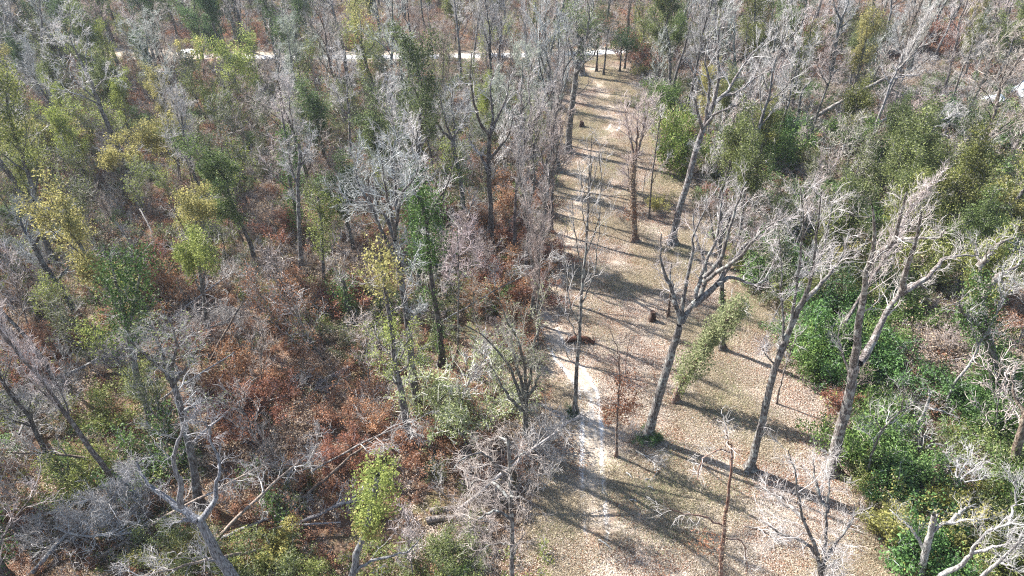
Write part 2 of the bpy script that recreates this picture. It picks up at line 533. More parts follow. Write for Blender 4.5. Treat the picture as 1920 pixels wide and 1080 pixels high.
def blob_leaves(acc, C, R3, n, size, tone=None, sub=14):
    """clumps of leaves filling an ellipsoid unevenly"""
    C = np.asarray(C); R3 = np.asarray(R3)
    cs = unit(rng.standard_normal((sub, 3))) * (rng.random((sub, 1)) ** 0.5) * R3 * 0.8 + C
    i = rng.integers(0, sub, n)
    d = unit(rng.standard_normal((n, 3))) * (0.3 + 0.7 * rng.random((n, 1)) ** 0.5)
    tn = (np.sin(i * 78.233 + C[0]) * 43758.5) % 1.0
    leaves(acc, cs[i] + d * R3 * 0.42, size, tn if tone is None else tone)
    return cs

HEROES = []
def hero(name, cat, label, lm, base, trunk, r0, r1=None, limbs=(), bark='bark', twig='twig', n=(7, 6, 5), up=0.25, len2=0.42,
         ivy=(), blobs=(), leafmat='oak', barkc=None, twigc=None, leafc=None, dyj=0.8, lw=None, loose=0, loosemat=None, tlen=0, trunk_br=3, wig=0.22, a=(28, 62), t0=0.2, group=None):
    """trunk / limbs are traced as (x, y[, dy]) picture points on upright planes through the base, dy metres farther off"""
    b = gp(*base); Y = b[1]
    def path(pl, dy0=0.0, dyend=0.0):
        out = []
        for i, p in enumerate(pl):
            e = p[2] if len(p) > 2 else dy0 + (dyend - dy0) * i / max(1, len(pl) - 1)
            out.append(vp(p[0], p[1], Y + e) - b)
        return out
    rt = root(name, b, 0)
    T = [np.zeros(3)] + path(trunk)
    T[0][2] = -0.15
    TP = resample(T, 18, 0.02)
    r0 *= 0.82; r1 = (r1 or r0 * 0.72) * 0.72
    TR = np.linspace(r0, r1, 18)
    ac = Acc(); tubes(ac, TP[None], TR[None], 12, 0.05, 1.5)
    add_part(rt, 'trunk', ac, M[bark], barkc)
    LP = []; LR = []
    H = max(p[2] for p in T)
    for li, l in enumerate(limbs):
        dye = random.uniform(-1, 1) * dyj * 2.2
        P = resample(path(l, 0, dye), 14, 0.035)
        P[0] = P[0]
        rs = (lw[li] if lw else 0.62) * r1 * 1.25
        Lr = rs * (1 - 0.85 * np.linspace(0, 1, 14) ** 0.9) + 0.012
        ac = Acc(); tubes(ac, P[None], Lr[None], 8, 0.05)
        add_part(rt, 'limb', ac, M[bark], barkc)
        LP.append(P); LR.append(Lr)
    ac = Acc()
    tw = None
    if n:
        if LP:
            tw = fine_crown(ac, np.array(LP), np.array(LR), *n, len2=len2, up=up, wig=wig, a=a, t0=t0, th=.62 if Y < 34 else .85 if Y < 50 else 1.0)
        if trunk_br or not LP:
            Pt = TP[None, 8:]; Rt = TR[None, 8:]
            Q, RQ = spawn(Pt, Rt * 0.4, trunk_br if LP else 9, 0.1, 1, 30, 65, 0.55 if not LP else 0.4, 7, wig, up, 0.55, 0.03, lmin=1.0)
            tubes(ac, Q, RQ, 5)
            tw2 = fine_crown(ac, Q, RQ, max(3, n[0] // 2), n[1], n[2], len2=len2, up=up, wig=wig)
            tw = tw or tw2
        add_part(rt, 'crown', ac, M[twig], twigc)
    ac = Acc()
    if loose and tw is not None:
        c, tn = along(tw[2], loose, 0.12); leaves(ac, c, 0.13, tn)
    for (x, y, dy, rx, rz, cnt) in blobs:
        c = vp(x, y, Y + dy) - b
        blob_leaves(ac, c, (rx, rx * 0.8, rz), cnt, 0.15 if Y < 60 else 0.19)
    if ac.n: add_part(rt, 'foliage', ac, M[loosemat or leafmat], leafc, False)
    for iv in ivy:
        pl, rr, cnt, mt = iv[:4]
        ac = Acc(); ivy_on(ac, resample(path(pl), 16), rr, cnt, iv[4] if len(iv) > 4 else 0.13)
        add_part(rt, 'ivy' if mt in ('ivy', 'ygreen', 'oak') else 'foliage', ac, M[mt], None, False)
    tag(rt, label, cat, group)
    rec = Rec(); rec.o = rt; rec.p = b; rec.lm = lm; rec.H = max(H, 3)
    rec.keep = [(px(b + TP[-1])[:2]), px(b + TP[9])[:2]] + [((e[0]), (e[1])) for e in blobs[:3]]; rec.Y = Y
    HEROES.append(rec)
    return rt

# ------------------------------------------------------------------ trees of the clearing, traced one by one
LIL = (1.0, 0.95, 1.02); LICH = (0.92, 1.0, 1.0); WARM = (1.05, 0.95, 0.88)
hero('bare_tree', 'tree', 'big bare tree forking low into many pale limbs in the middle of the clearing', 'big forked clearing tree',
     (1213, 822), [(1222, 790), (1238, 735), (1258, 665), (1275, 610)], .40, .30,
     [[(1276, 606), (1270, 583), (1258, 540), (1243, 508), (1238, 470), (1240, 438)], [(1266, 572), (1258, 530), (1258, 492)],
      [(1275, 606), (1280, 575), (1289, 522), (1298, 465), (1303, 430), (1320, 400), (1325, 372)],
      [(1277, 606), (1300, 570), (1318, 545), (1322, 500), (1313, 470), (1302, 432), (1300, 400)],
      [(1300, 572), (1344, 535), (1358, 512), (1393, 464), (1430, 440), (1462, 412)],
      [(1344, 535), (1372, 520), (1420, 534), (1445, 505), (1462, 470)],
      [(1320, 528), (1350, 505), (1385, 484), (1425, 436), (1473, 402)],
      [(1320, 520), (1350, 488), (1366, 433), (1380, 393), (1400, 340)],
      [(1303, 560), (1320, 500), (1345, 440), (1350, 390), (1362, 345)]],
     n=(8, 5, 4), len2=.34, a=(25, 70), dyj=1.6, twigc=(1.05, 1.0, 1.02), lw=[.62, .5, .55, .7, .8, .45, .5, .55, .5], trunk_br=0, t0=.3)
hero('ivied_tree', 'tree', 'leaning trunk wrapped in shaggy yellow green ivy beside the big forked tree', 'shaggy leaning ivied tree',
     (1265, 752), [(1275, 722), (1300, 690), (1322, 650), (1345, 620), (1372, 592), (1392, 570)], .27, .13,
     [[(1345, 620), (1362, 590), (1370, 560)]], n=(4, 3, 0), trunk_br=1, bark='brown',
     ivy=[([(1280, 712), (1295, 688), (1308, 668), (1324, 648), (1345, 620), (1368, 594), (1390, 568)], (.75, 1.15, 1.0, .6, .8, 1.05, .8), 8200, 'pale', .15), ([(1268, 745), (1290, 700)], (.4, .55), 500, 'ygreen')])
hero('bare_tree', 'tree', 'tall bare leaning tree with upswept pale limbs at the bushy side of the clearing', 'upswept leaning tree',
     (1405, 880), [(1418, 835), (1436, 760), (1455, 685), (1472, 640), (1492, 592)], .31, .22,
     [[(1492, 592), (1512, 560), (1540, 530), (1556, 510), (1575, 485), (1590, 440)], [(1490, 594), (1512, 545), (1526, 490), (1532, 430), (1540, 360)],
      [(1470, 642), (1466, 570), (1465, 500), (1460, 430)], [(1480, 615), (1492, 550), (1500, 480), (1506, 400), (1500, 350)],
      [(1500, 580), (1522, 520), (1550, 450), (1560, 380)], [(1455, 690), (1440, 670), (1425, 650)]],
     n=(9, 6, 5), len2=.36, up=.3, dyj=1.4, twigc=(1.1, 1.08, 1.1), t0=.3, lw=[.75, .55, .35, .45, .5, .25], trunk_br=0)
hero('bare_tree', 'tree', 'massive bare tree splitting into two pale arms at the edge of the green thicket', 'two armed thicket tree',
     (1558, 886), [(1572, 820), (1588, 760), (1597, 715), (1604, 682)], .45, .36,
     [[(1600, 684), (1608, 641), (1617, 568), (1624, 515), (1634, 480), (1640, 430), (1636, 390)],
      [(1632, 492), (1655, 470), (1673, 455), (1683, 425), (1692, 395), (1700, 360)], [(1673, 455), (1716, 446), (1754, 448), (1774, 430)],
      [(1610, 680), (1622, 665), (1639, 636), (1658, 592), (1690, 549), (1712, 530), (1738, 542)],
      [(1690, 549), (1730, 525), (1762, 495), (1779, 482), (1836, 478)], [(1688, 550), (1699, 506), (1716, 453), (1728, 398)],
      [(1594, 708), (1576, 650), (1571, 610)]],
     n=(7, 5, 4), len2=.32, up=.2, dyj=1.5, twigc=(1.15, 1.12, 1.1), barkc=(1.25, 1.2, 1.18), t0=.35, lw=[.75, .5, .3, .8, .5, .55, .25], trunk_br=0)
hero('slender_tree', 'tree', 'slender straight bare tree with narrow pale crown growing beside the sandy track', 'slender trackside tree',
     (1078, 777), [(1080, 720), (1084, 650), (1088, 590), (1092, 540), (1098, 470), (1104, 380), (1110, 300)], .20, .05,
     [[(1088, 610), (1072, 580), (1060, 500), (1058, 440)], [(1090, 570), (1112, 520), (1122, 450), (1124, 400)], [(1094, 520), (1080, 450), (1072, 370)],
      [(1098, 480), (1120, 420), (1128, 350), (1124, 290)], [(1086, 640), (1068, 600), (1050, 570), (1040, 520)], [(1100, 440), (1090, 380), (1092, 320)],
      [(1084, 690), (1064, 668), (1056, 640)]],
     n=(8, 4, 3), len2=.32, up=.4, bark='bark', dyj=.9, t0=.15, lw=[.9, 1, .8, .8, .7, .6, .4], trunk_br=0)
hero('sapling', 'tree', 'thin two stemmed sapling with clinging rust brown leaves on the clearing', 'rust leaved clearing sapling',
     (1155, 856), [(1157, 800), (1159, 750), (1162, 700), (1158, 670)], .11, .06,
     [[(1159, 745), (1170, 710), (1175, 670), (1182, 622)], [(1162, 700), (1150, 672), (1140, 655)], [(1162, 690), (1156, 650), (1144, 620)]],
     n=(3, 3, 0), len2=.35, bark='brown', twig='twigp', trunk_br=2, twigc=(.6, .5, .5),
     blobs=[(1142, 776, 0, .7, 1.0, 220), (1170, 765, .3, .8, 1.5, 330), (1188, 748, -.3, .7, 1.2, 170), (1163, 725, 0, .6, 1.3, 150), (1150, 750, .2, .6, 1.1, 130)], leafmat='rust', leafc=(.8, .75, .75), group=None)
hero('vine_covered_tree', 'tree', 'pollarded tree with bristly brown dead vines and a pinkish brush top', 'bristly pollarded tree',
     (1190, 452), [(1189, 400), (1187, 350), (1190, 300)], .32, .26,
     [[(1189, 300), (1184, 270), (1176, 238), (1172, 205)], [(1192, 298), (1202, 262), (1210, 225), (1218, 190)], [(1190, 300), (1195, 250), (1196, 200)]],
     bark='brown', twig='twigp', twigc=(1.3, 1.28, 1.3), n=(15, 7, 4), len2=.6, up=.4, trunk_br=4,
     ivy=[([(1190, 450), (1188, 400), (1187, 340), (1190, 290)], (.45, .42), 1500, 'tan', .16), ([(1185, 405), (1196, 385)], (.9, .9), 420, 'rust', .16)], t0=.3)
hero('slender_tree', 'tree', 'dark leafless pole tree with a side branch just behind the pollarded tree', 'dark pole tree',
     (1217, 410), [(1222, 340), (1230, 280), (1238, 220), (1242, 190)], .12, .06, [[(1222, 345), (1240, 310), (1265, 290)], [(1206, 385), (1210, 330), (1232, 280)]],
     n=(6, 4, 3), len2=.4, barkc=(.8, .75, .75), trunk_br=3)
hero('slender_tree', 'tree', 'short dark dead stem on the clearing close to the pollarded tree', 'short dark stem',
     (1178, 357), [(1179, 330), (1177, 310)], .09, .06, [[(1178, 330), (1168, 322)]], n=(2, 2, 0), barkc=(.5, .45, .45), trunk_br=0)
hero('bare_tree', 'tree', 'very tall leaning bare tree with silvery broken top behind the forked tree', 'tall silvery leaning tree',
     (1260, 457), [(1272, 400), (1288, 345), (1306, 276), (1322, 232), (1338, 192)], .42, .30,
     [[(1338, 194), (1350, 182), (1385, 172), (1410, 150), (1450, 128)], [(1336, 198), (1368, 165), (1388, 130), (1420, 90), (1440, 70)],
      [(1322, 232), (1328, 190), (1330, 150), (1322, 110), (1334, 60)], [(1338, 194), (1348, 145), (1345, 80), (1362, 10)],
      [(1320, 240), (1340, 215), (1362, 205), (1395, 190)], [(1318, 245), (1308, 210), (1300, 170)]],
     n=(8, 5, 4), len2=.36, dyj=1.8, twigc=(1.1, 1.1, 1.12), barkc=(1.1, 1.08, 1.12), t0=.25, trunk_br=2)
hero('large_tree', 'tree', 'thick straight tree with olive green tufts standing at the far half of the clearing', 'thick tufted clearing tree',
     (1064, 285), [(1068, 240), (1072, 200), (1080, 140), (1086, 100), (1090, 70)], .52, .36,
     [[(1082, 130), (1072, 100), (1064, 70), (1060, 30)], [(1086, 100), (1100, 70), (1104, 30), (1102, 0)], [(1088, 85), (1080, 50), (1084, 10)], [(1080, 140), (1095, 118), (1112, 105), (1120, 80)]],
     n=(8, 5, 4), len2=.4, dyj=2, blobs=[(1068, 60, 1, 2.2, 1.8, 900), (1104, 50, 0, 2.2, 2, 800), (1085, 95, -1, 2, 1.6, 600), (1110, 90, .5, 1.8, 1.2, 400), (1070, 20, 1, 2, 2, 500)], leafmat='oak', leafc=(1, 1.1, 1.1))
hero('bare_tree', 'tree', 'bare tree with dense bluish white lichened crown rising at the clearing edge', 'lichen crowned edge tree',
     (1047, 323), [(1043, 260), (1040, 210), (1036, 175), (1030, 140)], .33, .22,
     [[(1040, 210), (1020, 160), (1010, 110), (1005, 50), (1003, 0)], [(1038, 180), (1045, 130), (1048, 70), (1045, 20)], [(1036, 175), (1028, 120), (1022, 60), (1025, 0)],
      [(1040, 200), (1060, 160), (1066, 110), (1062, 60)], [(1036, 178), (1015, 150), (992, 120), (985, 80)], [(1032, 150), (1012, 100), (1020, 50)]],
     n=(13, 7, 5), len2=.38, up=.35, twigc=(.98, 1.08, 1.12), barkc=LICH, trunk_br=2, a=(20, 50))
hero('slender_tree', 'tree', 'dark straight trunk standing on the brown verge where the track begins to bend', 'dark verge trunk',
     (1033, 436), [(1035, 390), (1036, 340), (1038, 290), (1034, 240)], .22, .12, [[(1037, 330), (1050, 290), (1052, 250)], [(1036, 350), (1020, 310), (1012, 270)]], n=(7, 5, 4), barkc=(.75, .7, .7), twigc=(.95, .9, .92))
hero('bare_tree', 'tree', 'dark straight trunk dividing into long crooked limbs among the brown brush', 'crooked limbed dark tree',
     (922, 467), [(920, 410), (917, 340), (916, 290), (918, 252)], .34, .25,
     [[(918, 254), (902, 233), (890, 201), (882, 150), (884, 100)], [(915, 326), (902, 293), (886, 275), (880, 250)], [(920, 298), (938, 275), (954, 252), (962, 220)],
      [(918, 254), (924, 215), (920, 170), (928, 130)], [(918, 256), (935, 215), (950, 180), (955, 140)]],
     n=(7, 5, 4), len2=.38, barkc=(.7, .66, .66), twigc=(1.05, 1.05, 1.05), t0=.35, dyj=1.6)
hero('bare_tree', 'tree', 'slim reddish trunked bare tree fanning out beside the crooked limbed tree', 'slim fanning tree',
     (965, 472), [(965, 420), (968, 366), (975, 310), (990, 252)], .22, .15,
     [[(976, 307), (966, 282), (968, 240), (960, 200)], [(990, 252), (1002, 225), (1015, 205), (1030, 160)], [(990, 252), (996, 210), (992, 160), (1000, 110)], [(985, 270), (980, 220), (975, 170)], [(992, 250), (1020, 200), (1043, 158)]],
     n=(8, 5, 4), len2=.4, up=.35, barkc=(.95, .82, .82), twigc=(1.1, 1.08, 1.1))
hero('bare_tree', 'tree', 'twin trunked bare tree with a silvery fan crown and ivy halfway up', 'silvery fan crowned tree',
     (871, 412), [(867, 370), (862, 330), (853, 290), (848, 265)], .33, .24,
     [[(848, 265), (838, 235), (830, 203), (822, 170)], [(850, 275), (852, 235), (846, 200), (850, 165)], [(848, 265), (862, 240), (875, 210), (880, 180)], [(846, 262), (826, 240), (812, 215), (806, 190)]],
     n=(12, 7, 5), len2=.42, up=.3, twigc=(1, 1.06, 1.1), barkc=(.95, .95, 1),
     ivy=[([(866, 380), (862, 330), (850, 300)], (.6, 1.5, 1.2), 1500, 'ivy', .15), ([(858, 320), (835, 330), (830, 355)], (.9, 1.2, .7), 800, 'ivy', .15)], a=(22, 55))
hero('ivied_tree', 'tree', 'mottled grey trunk with thin olive leaves half way up rising from rust brush', 'mottled leafy trunk',
     (772, 834), [(760, 780), (752, 735), (742, 690), (738, 650), (730, 600), (724, 550), (716, 510)], .34, .12,
     [[(745, 700), (772, 680), (790, 650)], [(740, 670), (715, 650), (700, 615)], [(742, 690), (760, 650), (765, 610)], [(750, 725), (725, 700), (712, 670)]],
     n=(7, 5, 3), len2=.5, up=.1, loose=1500, leafmat='ygreen', barkc=(.95, .92, .95),
     ivy=[([(722, 545), (714, 500), (712, 470)], (.8, 1.2, 1.0), 1300, 'gold', .15), ([(738, 650), (728, 590)], (.5, .6), 500, 'ygreen')])
hero('bare_tree', 'tree', 'tall dark trunk with a wide lichen white crown behind the mottled leafy trunk', 'tall lichen white tree',
     (784, 778), [(779, 735), (771, 680), (765, 610), (758, 560), (750, 515), (741, 450)], .36, .20,
     [[(741, 448), (745, 403), (755, 360), (777, 335), (785, 300)], [(744, 490), (725, 450), (708, 415), (694, 371), (689, 312)],
      [(741, 448), (721, 403), (690, 385), (650, 372), (628, 355)], [(741, 440), (735, 400), (722, 350), (716, 300)], [(745, 405), (742, 350), (735, 300), (740, 262)], [(708, 415), (680, 360), (668, 320), (672, 280)]],
     n=(11, 7, 5), len2=.4, up=.22, twigc=(.98, 1.06, 1.08), barkc=(.75, .74, .76), dyj=1.8, a=(25, 65), t0=.25)
hero('ivied_tree', 'tree', 'dark trunk sleeved in a tall column of deep green ivy', 'deep green ivy column',
     (828, 684), [(826, 640), (822, 600), (812, 545), (804, 484), (799, 420), (788, 370)], .30, .14,
     [[(799, 420), (815, 385), (838, 350), (850, 300)], [(795, 395), (775, 350), (768, 320)]], n=(5, 5, 3), barkc=(.55, .5, .5),
     ivy=[([(806, 495), (802, 450), (798, 400), (786, 360)], (.7, 1.5, 1.6, .9), 4600, 'ivy', .16), ([(820, 590), (812, 545)], (.4, .4), 300, 'ivy'), ([(800, 545), (794, 556)], (.7, .6), 260, 'ivy'), ([(826, 678), (822, 600)], (.42, .36), 700, 'ivy')])
hero('ivied_tree', 'tree', 'slim trunk with a yellow green ivy column and forked leafy top in brown woods', 'yellow green ivy column',
     (606, 545), [(606, 500), (604, 460), (602, 410), (596, 370)], .22, .12, [[(602, 410), (615, 385), (630, 370)], [(600, 400), (585, 375)]], n=(4, 4, 0),
     ivy=[([(606, 475), (603, 430), (598, 385), (590, 365)], (.8, 1.2, 1.2, .9), 2600, 'ygreen', .15), ([(605, 420), (632, 372)], (.7, .6), 700, 'ygreen', .15)])
hero('bare_tree', 'tree', 'straight grey bare trunk close behind the yellow green ivy column', 'straight grey woods trunk',
     (566, 512), [(563, 460), (560, 400), (558, 350), (562, 300), (560, 270)], .28, .16, [[(558, 350), (545, 310), (540, 270)], [(560, 320), (578, 285), (584, 250)]], n=(10, 6, 5), twigc=(1, 1.03, 1.05), barkc=(1.1, 1.1, 1.15))
hero('ivied_tree', 'tree', 'short stub trunk overgrown by dark ivy amid tangled grey branches', 'short dark ivied stub',
     (650, 595), [(649, 565), (646, 535), (640, 520)], .3, .2, (), n=(3, 3, 0), trunk_br=2, ivy=[([(650, 592), (648, 560), (642, 525)], (.7, 1.0, 1.2), 1300, 'ivy', .16)])
hero('dead_tree', 'tree', 'huge broken silvery oak with stubby arms over the lower woods corner', 'huge broken silvery oak',
     (478, 1150), [(450, 1100), (428, 1070), (407, 1040), (388, 1000), (372, 973)], .42, .27,
     [[(372, 975), (345, 957), (325, 943), (304, 926), (282, 912), (268, 893), (256, 865)], [(340, 950), (337, 930), (339, 905), (332, 885), (325, 858), (335, 825), (346, 800), (349, 772)],
      [(376, 975), (396, 947), (405, 928), (405, 912), (411, 893), (410, 870), (404, 845), (394, 812)], [(371, 978), (350, 976), (332, 980)], [(394, 812), (385, 792), (366, 789)], [(420, 1055), (395, 1050), (380, 1045)]],
     n=(6, 5, 4), len2=.3, up=.05, bark='dead', barkc=(.78, .8, .86), twig='twigd', dyj=.8, lw=[.85, .62, .62, .5, .3, .3], t0=.45, trunk_br=0, wig=.35, a=(35, 80), twigc=(.8, .8, .84))
hero('bare_tree', 'tree', 'grey trunk rising behind the broken silvery oak into a tangle of fine branches', 'grey tree behind the broken oak',
     (372, 945), [(366, 900), (356, 840), (342, 780), (328, 725), (316, 690)], .32, .2,
     [[(330, 730), (300, 690), (270, 665), (245, 640)], [(320, 700), (330, 650), (322, 600)], [(325, 720), (350, 690), (372, 650)], [(316, 690), (295, 640), (280, 600)], [(340, 775), (370, 755), (400, 745)]],
     n=(9, 6, 5), len2=.42, up=.12, barkc=(.85, .85, .9), twigc=(.85, .88, .9), loose=700, leafmat='oak')
hero('ivied_tree', 'tree', 'pale leaning trunk carrying a plump column of yellow and green ivy', 'plump yellow ivy column',
     (655, 1128), [(660, 1085), (668, 1045), (680, 1010), (692, 975), (702, 930), (708, 890)], .26, .16,
     [[(662, 1075), (675, 1062), (705, 1048), (740, 1040), (770, 1028), (795, 1003)]], bark='dead', barkc=(.75, .76, .78), n=(3, 3, 0), trunk_br=0, dyj=.3, lw=[.6],
     ivy=[([(690, 985), (700, 945), (708, 900), (712, 875)], (.75, 1.05, 1.15, .8), 3400, 'ygreen', .14), ([(690, 1000), (684, 985)], (.8, .6), 600, 'gold', .14)])
hero('slender_tree', 'tree', 'thin pale straight trunk with drooping tangled twigs at the lower clearing edge', 'thin drooping twig tree',
     (963, 1185), [(961, 1120), (960, 1040), (959, 960), (956, 890), (952, 820)], .17, .09,
     [[(957, 900), (930, 870), (900, 850), (870, 860), (850, 880)], [(958, 940), (930, 910), (895, 900), (872, 930)], [(959, 975), (935, 960), (900, 970), (880, 1000)], [(955, 870), (980, 850), (1010, 860)],
      [(958, 930), (985, 935), (1005, 950)], [(960, 1020), (930, 1020), (900, 1030)], [(953, 830), (935, 820), (910, 825)], [(960, 1060), (966, 1030), (985, 1000)]],
     n=(8, 6, 4), len2=.5, up=-.08, twig='twigp', twigc=(1.1, 1.12, 1.08), wig=.4, a=(30, 80), dyj=1.0, t0=.25, lw=[.9, .9, .8, .6, .6, .6, .5, .5])
hero('vine_covered_tree', 'tree', 'reddish brown dead trunk with shaggy bark and one thin arching branch', 'reddish shaggy dead trunk',
     (1346, 1160), [(1350, 1090), (1354, 1030), (1360, 970), (1366, 920), (1372, 870), (1372, 838)], .17, .07,
     [[(1356, 985), (1330, 975), (1300, 963), (1268, 958), (1246, 938)], [(1370, 848), (1350, 842), (1325, 856), (1312, 875), (1308, 900)], [(1362, 1010), (1388, 1012), (1398, 1040), (1400, 1080)], [(1372, 840), (1364, 820), (1360, 800)]],
     n=(5, 4, 3), len2=.32, up=-.02, bark='brown', barkc=(1.15, 1.0, .95), lw=[.7, .55, .5, .4], wig=.35, dyj=.5,
     ivy=[([(1352, 1060), (1358, 1000), (1362, 950)], (.24, .18), 260, 'tan', .12), ([(1335, 1010), (1318, 1025)], (.6, .6), 160, 'rust', .13)], trunk_br=0, twigc=(1.1, 1.1, 1.1))
hero('bare_tree', 'tree', 'short multi stemmed bare tree with lilac grey twig haze low on the clearing', 'lilac multi stemmed tree',
     (1548, 1150), [(1545, 1115), (1540, 1085), (1538, 1062)], .22, .18,
     [[(1538, 1062), (1525, 1020), (1508, 975), (1495, 925), (1490, 880), (1478, 845)], [(1542, 1062), (1548, 1010), (1550, 960), (1556, 900), (1566, 850)], [(1545, 1068), (1565, 1055), (1578, 1046)],
      [(1540, 1060), (1570, 1015), (1595, 980), (1602, 945)], [(1508, 975), (1480, 950), (1452, 930), (1430, 912)], [(1535, 1040), (1500, 1012), (1460, 1000), (1440, 985)], [(1550, 960), (1530, 905), (1525, 860)]],
     n=(10, 6, 4), len2=.42, up=.15, twigc=(1.12, 1.1, 1.1), dyj=1.3, wig=.3, a=(25, 70), t0=.2)
hero('bare_tree', 'tree', 'leaning bleached bare tree sweeping two long white limbs over the lower thicket', 'bleached sweeping tree',
     (1705, 1200), [(1722, 1150), (1745, 1105), (1763, 1080)], .18, .15,
     [[(1763, 1080), (1800, 1060), (1822, 1037), (1834, 1017), (1850, 998), (1889, 984), (1925, 985)], [(1822, 1037), (1855, 1029), (1883, 1021), (1900, 1000)],
      [(1755, 1095), (1800, 1100), (1840, 1079), (1873, 1053), (1905, 1021), (1930, 990)], [(1889, 984), (1900, 950), (1905, 900)], [(1870, 1055), (1900, 1062), (1930, 1080)]],
     bark='dead', twig='twigd', n=(8, 5, 4), len2=.3, up=.25, t0=.4, trunk_br=0, lw=[.9, .5, .9, .45, .35], dyj=.8)
hero('dead_tree', 'tree', 'pale broken snag with a long side limb and yellowish leaf tufts in the thicket', 'pale broken thicket snag',
     (1722, 1090), [(1732, 1050), (1743, 1007), (1748, 985), (1752, 965)], .26, .2,
     [[(1743, 1007), (1761, 985), (1796, 978), (1825, 973), (1856, 972)], [(1735, 1040), (1716, 1000), (1690, 975), (1668, 955)], [(1780, 980), (1800, 960), (1830, 945)]],
     bark='dead', n=(6, 5, 3), len2=.4, twig='twigd', loose=900, leafmat='gold', t0=.25, up=.15, barkc=(1.1, 1.1, 1.1), trunk_br=0)
hero('ivied_tree', 'tree', 'thick curved trunk whose fork is smothered by dark ivy past the dry vine tangle', 'ivy smothered curved tree',
     (1866, 758), [(1864, 700), (1858, 655), (1848, 622), (1842, 590)], .42, .4,
     [[(1842, 595), (1838, 540), (1835, 490), (1828, 450)], [(1848, 620), (1825, 600), (1805, 585), (1795, 560)], [(1835, 500), (1870, 460), (1900, 445)], [(1842, 560), (1870, 520), (1905, 500), (1925, 480)]],
     n=(7, 5, 4), barkc=(1.1, 1.05, 1.0), ivy=[([(1868, 750), (1862, 660), (1846, 600), (1836, 520)], (.6, 1.0, 1.5, .9), 3600, 'ivy', .16), ([(1840, 600), (1808, 590)], (1.3, 1.2), 1300, 'ivy', .16)], loose=500, leafmat='ygreen', dyj=1.5)
hero('dead_tree', 'tree', 'thin snaking bleached stem beside the ivy smothered tree', 'snaking bleached stem',
     (1776, 768), [(1780, 740), (1798, 708), (1822, 678), (1834, 648), (1856, 612), (1872, 578)], .13, .09,
     [[(1872, 578), (1890, 545), (1915, 530)], [(1872, 578), (1880, 540), (1878, 505)], [(1834, 648), (1820, 610), (1818, 580)]], bark='dead', twig='twigd', n=(6, 4, 3), up=.2)
hero('dead_tree', 'tree', 'short splintered white snag standing in the dark thicket hollow', 'splintered white snag',
     (1711, 830), [(1720, 800), (1732, 775), (1741, 752)], .17, .13, [[(1735, 765), (1765, 770), (1800, 785)], [(1741, 752), (1744, 740), (1740, 730)]], bark='dead', n=(3, 3, 0), trunk_br=0)
hero('dead_tree', 'tree', 'small stub of pale dead wood just below the splintered snag', 'pale dead stub',
     (1720, 862), [(1726, 838), (1728, 822)], .16, .13, (), bark='dead', n=(1, 2, 0), trunk_br=0)
hero('dead_tree', 'tree', 'small leafless silver white tree fanning like coral in the green thicket', 'silver coral like tree',
     (1797, 935), [(1796, 915), (1795, 900)], .12, .1,
     [[(1795, 902), (1780, 880), (1772, 858)], [(1795, 900), (1795, 875), (1800, 850)], [(1796, 902), (1820, 885), (1840, 868)], [(1795, 900), (1808, 875), (1822, 858)], [(1795, 905), (1828, 900), (1850, 895)]],
     bark='dead', twig='twigd', n=(6, 5, 3), up=.15, twigc=(1.25, 1.25, 1.3), barkc=(1.2, 1.2, 1.25), trunk_br=0)
hero('slender_tree', 'tree', 'thin leaning bare pole between the massive tree and the dark hollow', 'thin leaning thicket pole',
     (1617, 908), [(1630, 865), (1648, 819), (1668, 790), (1688, 771)], .11, .07, [[(1688, 771), (1695, 745), (1690, 720)], [(1688, 771), (1710, 760)], [(1655, 808), (1640, 785), (1630, 770)]], n=(6, 4, 3), barkc=(1.1, 1.1, 1))
hero('bare_tree', 'tree', 'thick brown trunk shaggy with vines standing past the silver coral like tree', 'shaggy brown edge trunk',
     (1893, 900), [(1902, 860), (1912, 820), (1925, 780), (1940, 740)], .36, .26, [[(1925, 780), (1905, 745), (1895, 700)]], n=(6, 4, 3), barkc=(1.2, 1.0, .85))
hero('dead_tree', 'tree', 'crooked white forked snag far in the brush by the fallen leaning tree', 'crooked white forked snag',
     (1635, 268), [(1642, 240), (1650, 214), (1660, 188), (1669, 160), (1674, 148)], .26, .18,
     [[(1674, 148), (1686, 122), (1692, 108), (1697, 86)], [(1670, 158), (1658, 140), (1655, 126)], [(1674, 148), (1700, 142), (1720, 140)]], bark='dead', n=(4, 4, 3), len2=.4, barkc=(1, .98, 1.02))
ft = hero('fallen_tree', 'fallen tree', 'long bare tree fallen against others and slanting up across the far brush', 'long slanting fallen tree',
     (1492, 242), [(1540, 212), (1605, 175), (1650, 152), (1678, 136)], .34, .22,
     [[(1678, 136), (1705, 108), (1724, 89), (1745, 66), (1760, 50)], [(1660, 148), (1668, 140), (1665, 134)], [(1676, 138), (1700, 142), (1726, 141)], [(1724, 89), (1745, 78), (1765, 60)]], n=(6, 4, 3), len2=.35, barkc=(1.15, 1.12, 1.12), twigc=(1.15, 1.12, 1.1), trunk_br=0)
hero('dead_tree', 'tree', 'broken grey snag next to the foot of the slanting fallen tree', 'grey snag at the fallen tree',
     (1493, 250), [(1496, 222), (1500, 190), (1502, 172)], .3, .24, [[(1502, 174), (1512, 160), (1525, 150)], [(1501, 176), (1492, 162)]], n=(5, 4, 2), barkc=(1.1, 1.12, 1.18))
hero('bare_tree', 'tree', 'slim grey tree with a reddish twig tuft crossing the slanting fallen tree', 'slim tree crossing the fallen one',
     (1517, 260), [(1530, 222), (1541, 189), (1552, 160), (1558, 144)], .21, .14, [[(1558, 144), (1570, 130), (1584, 118), (1592, 100)], [(1556, 148), (1556, 110), (1562, 80)], [(1552, 160), (1535, 130), (1530, 105)]], n=(9, 6, 4), twig='twigp')
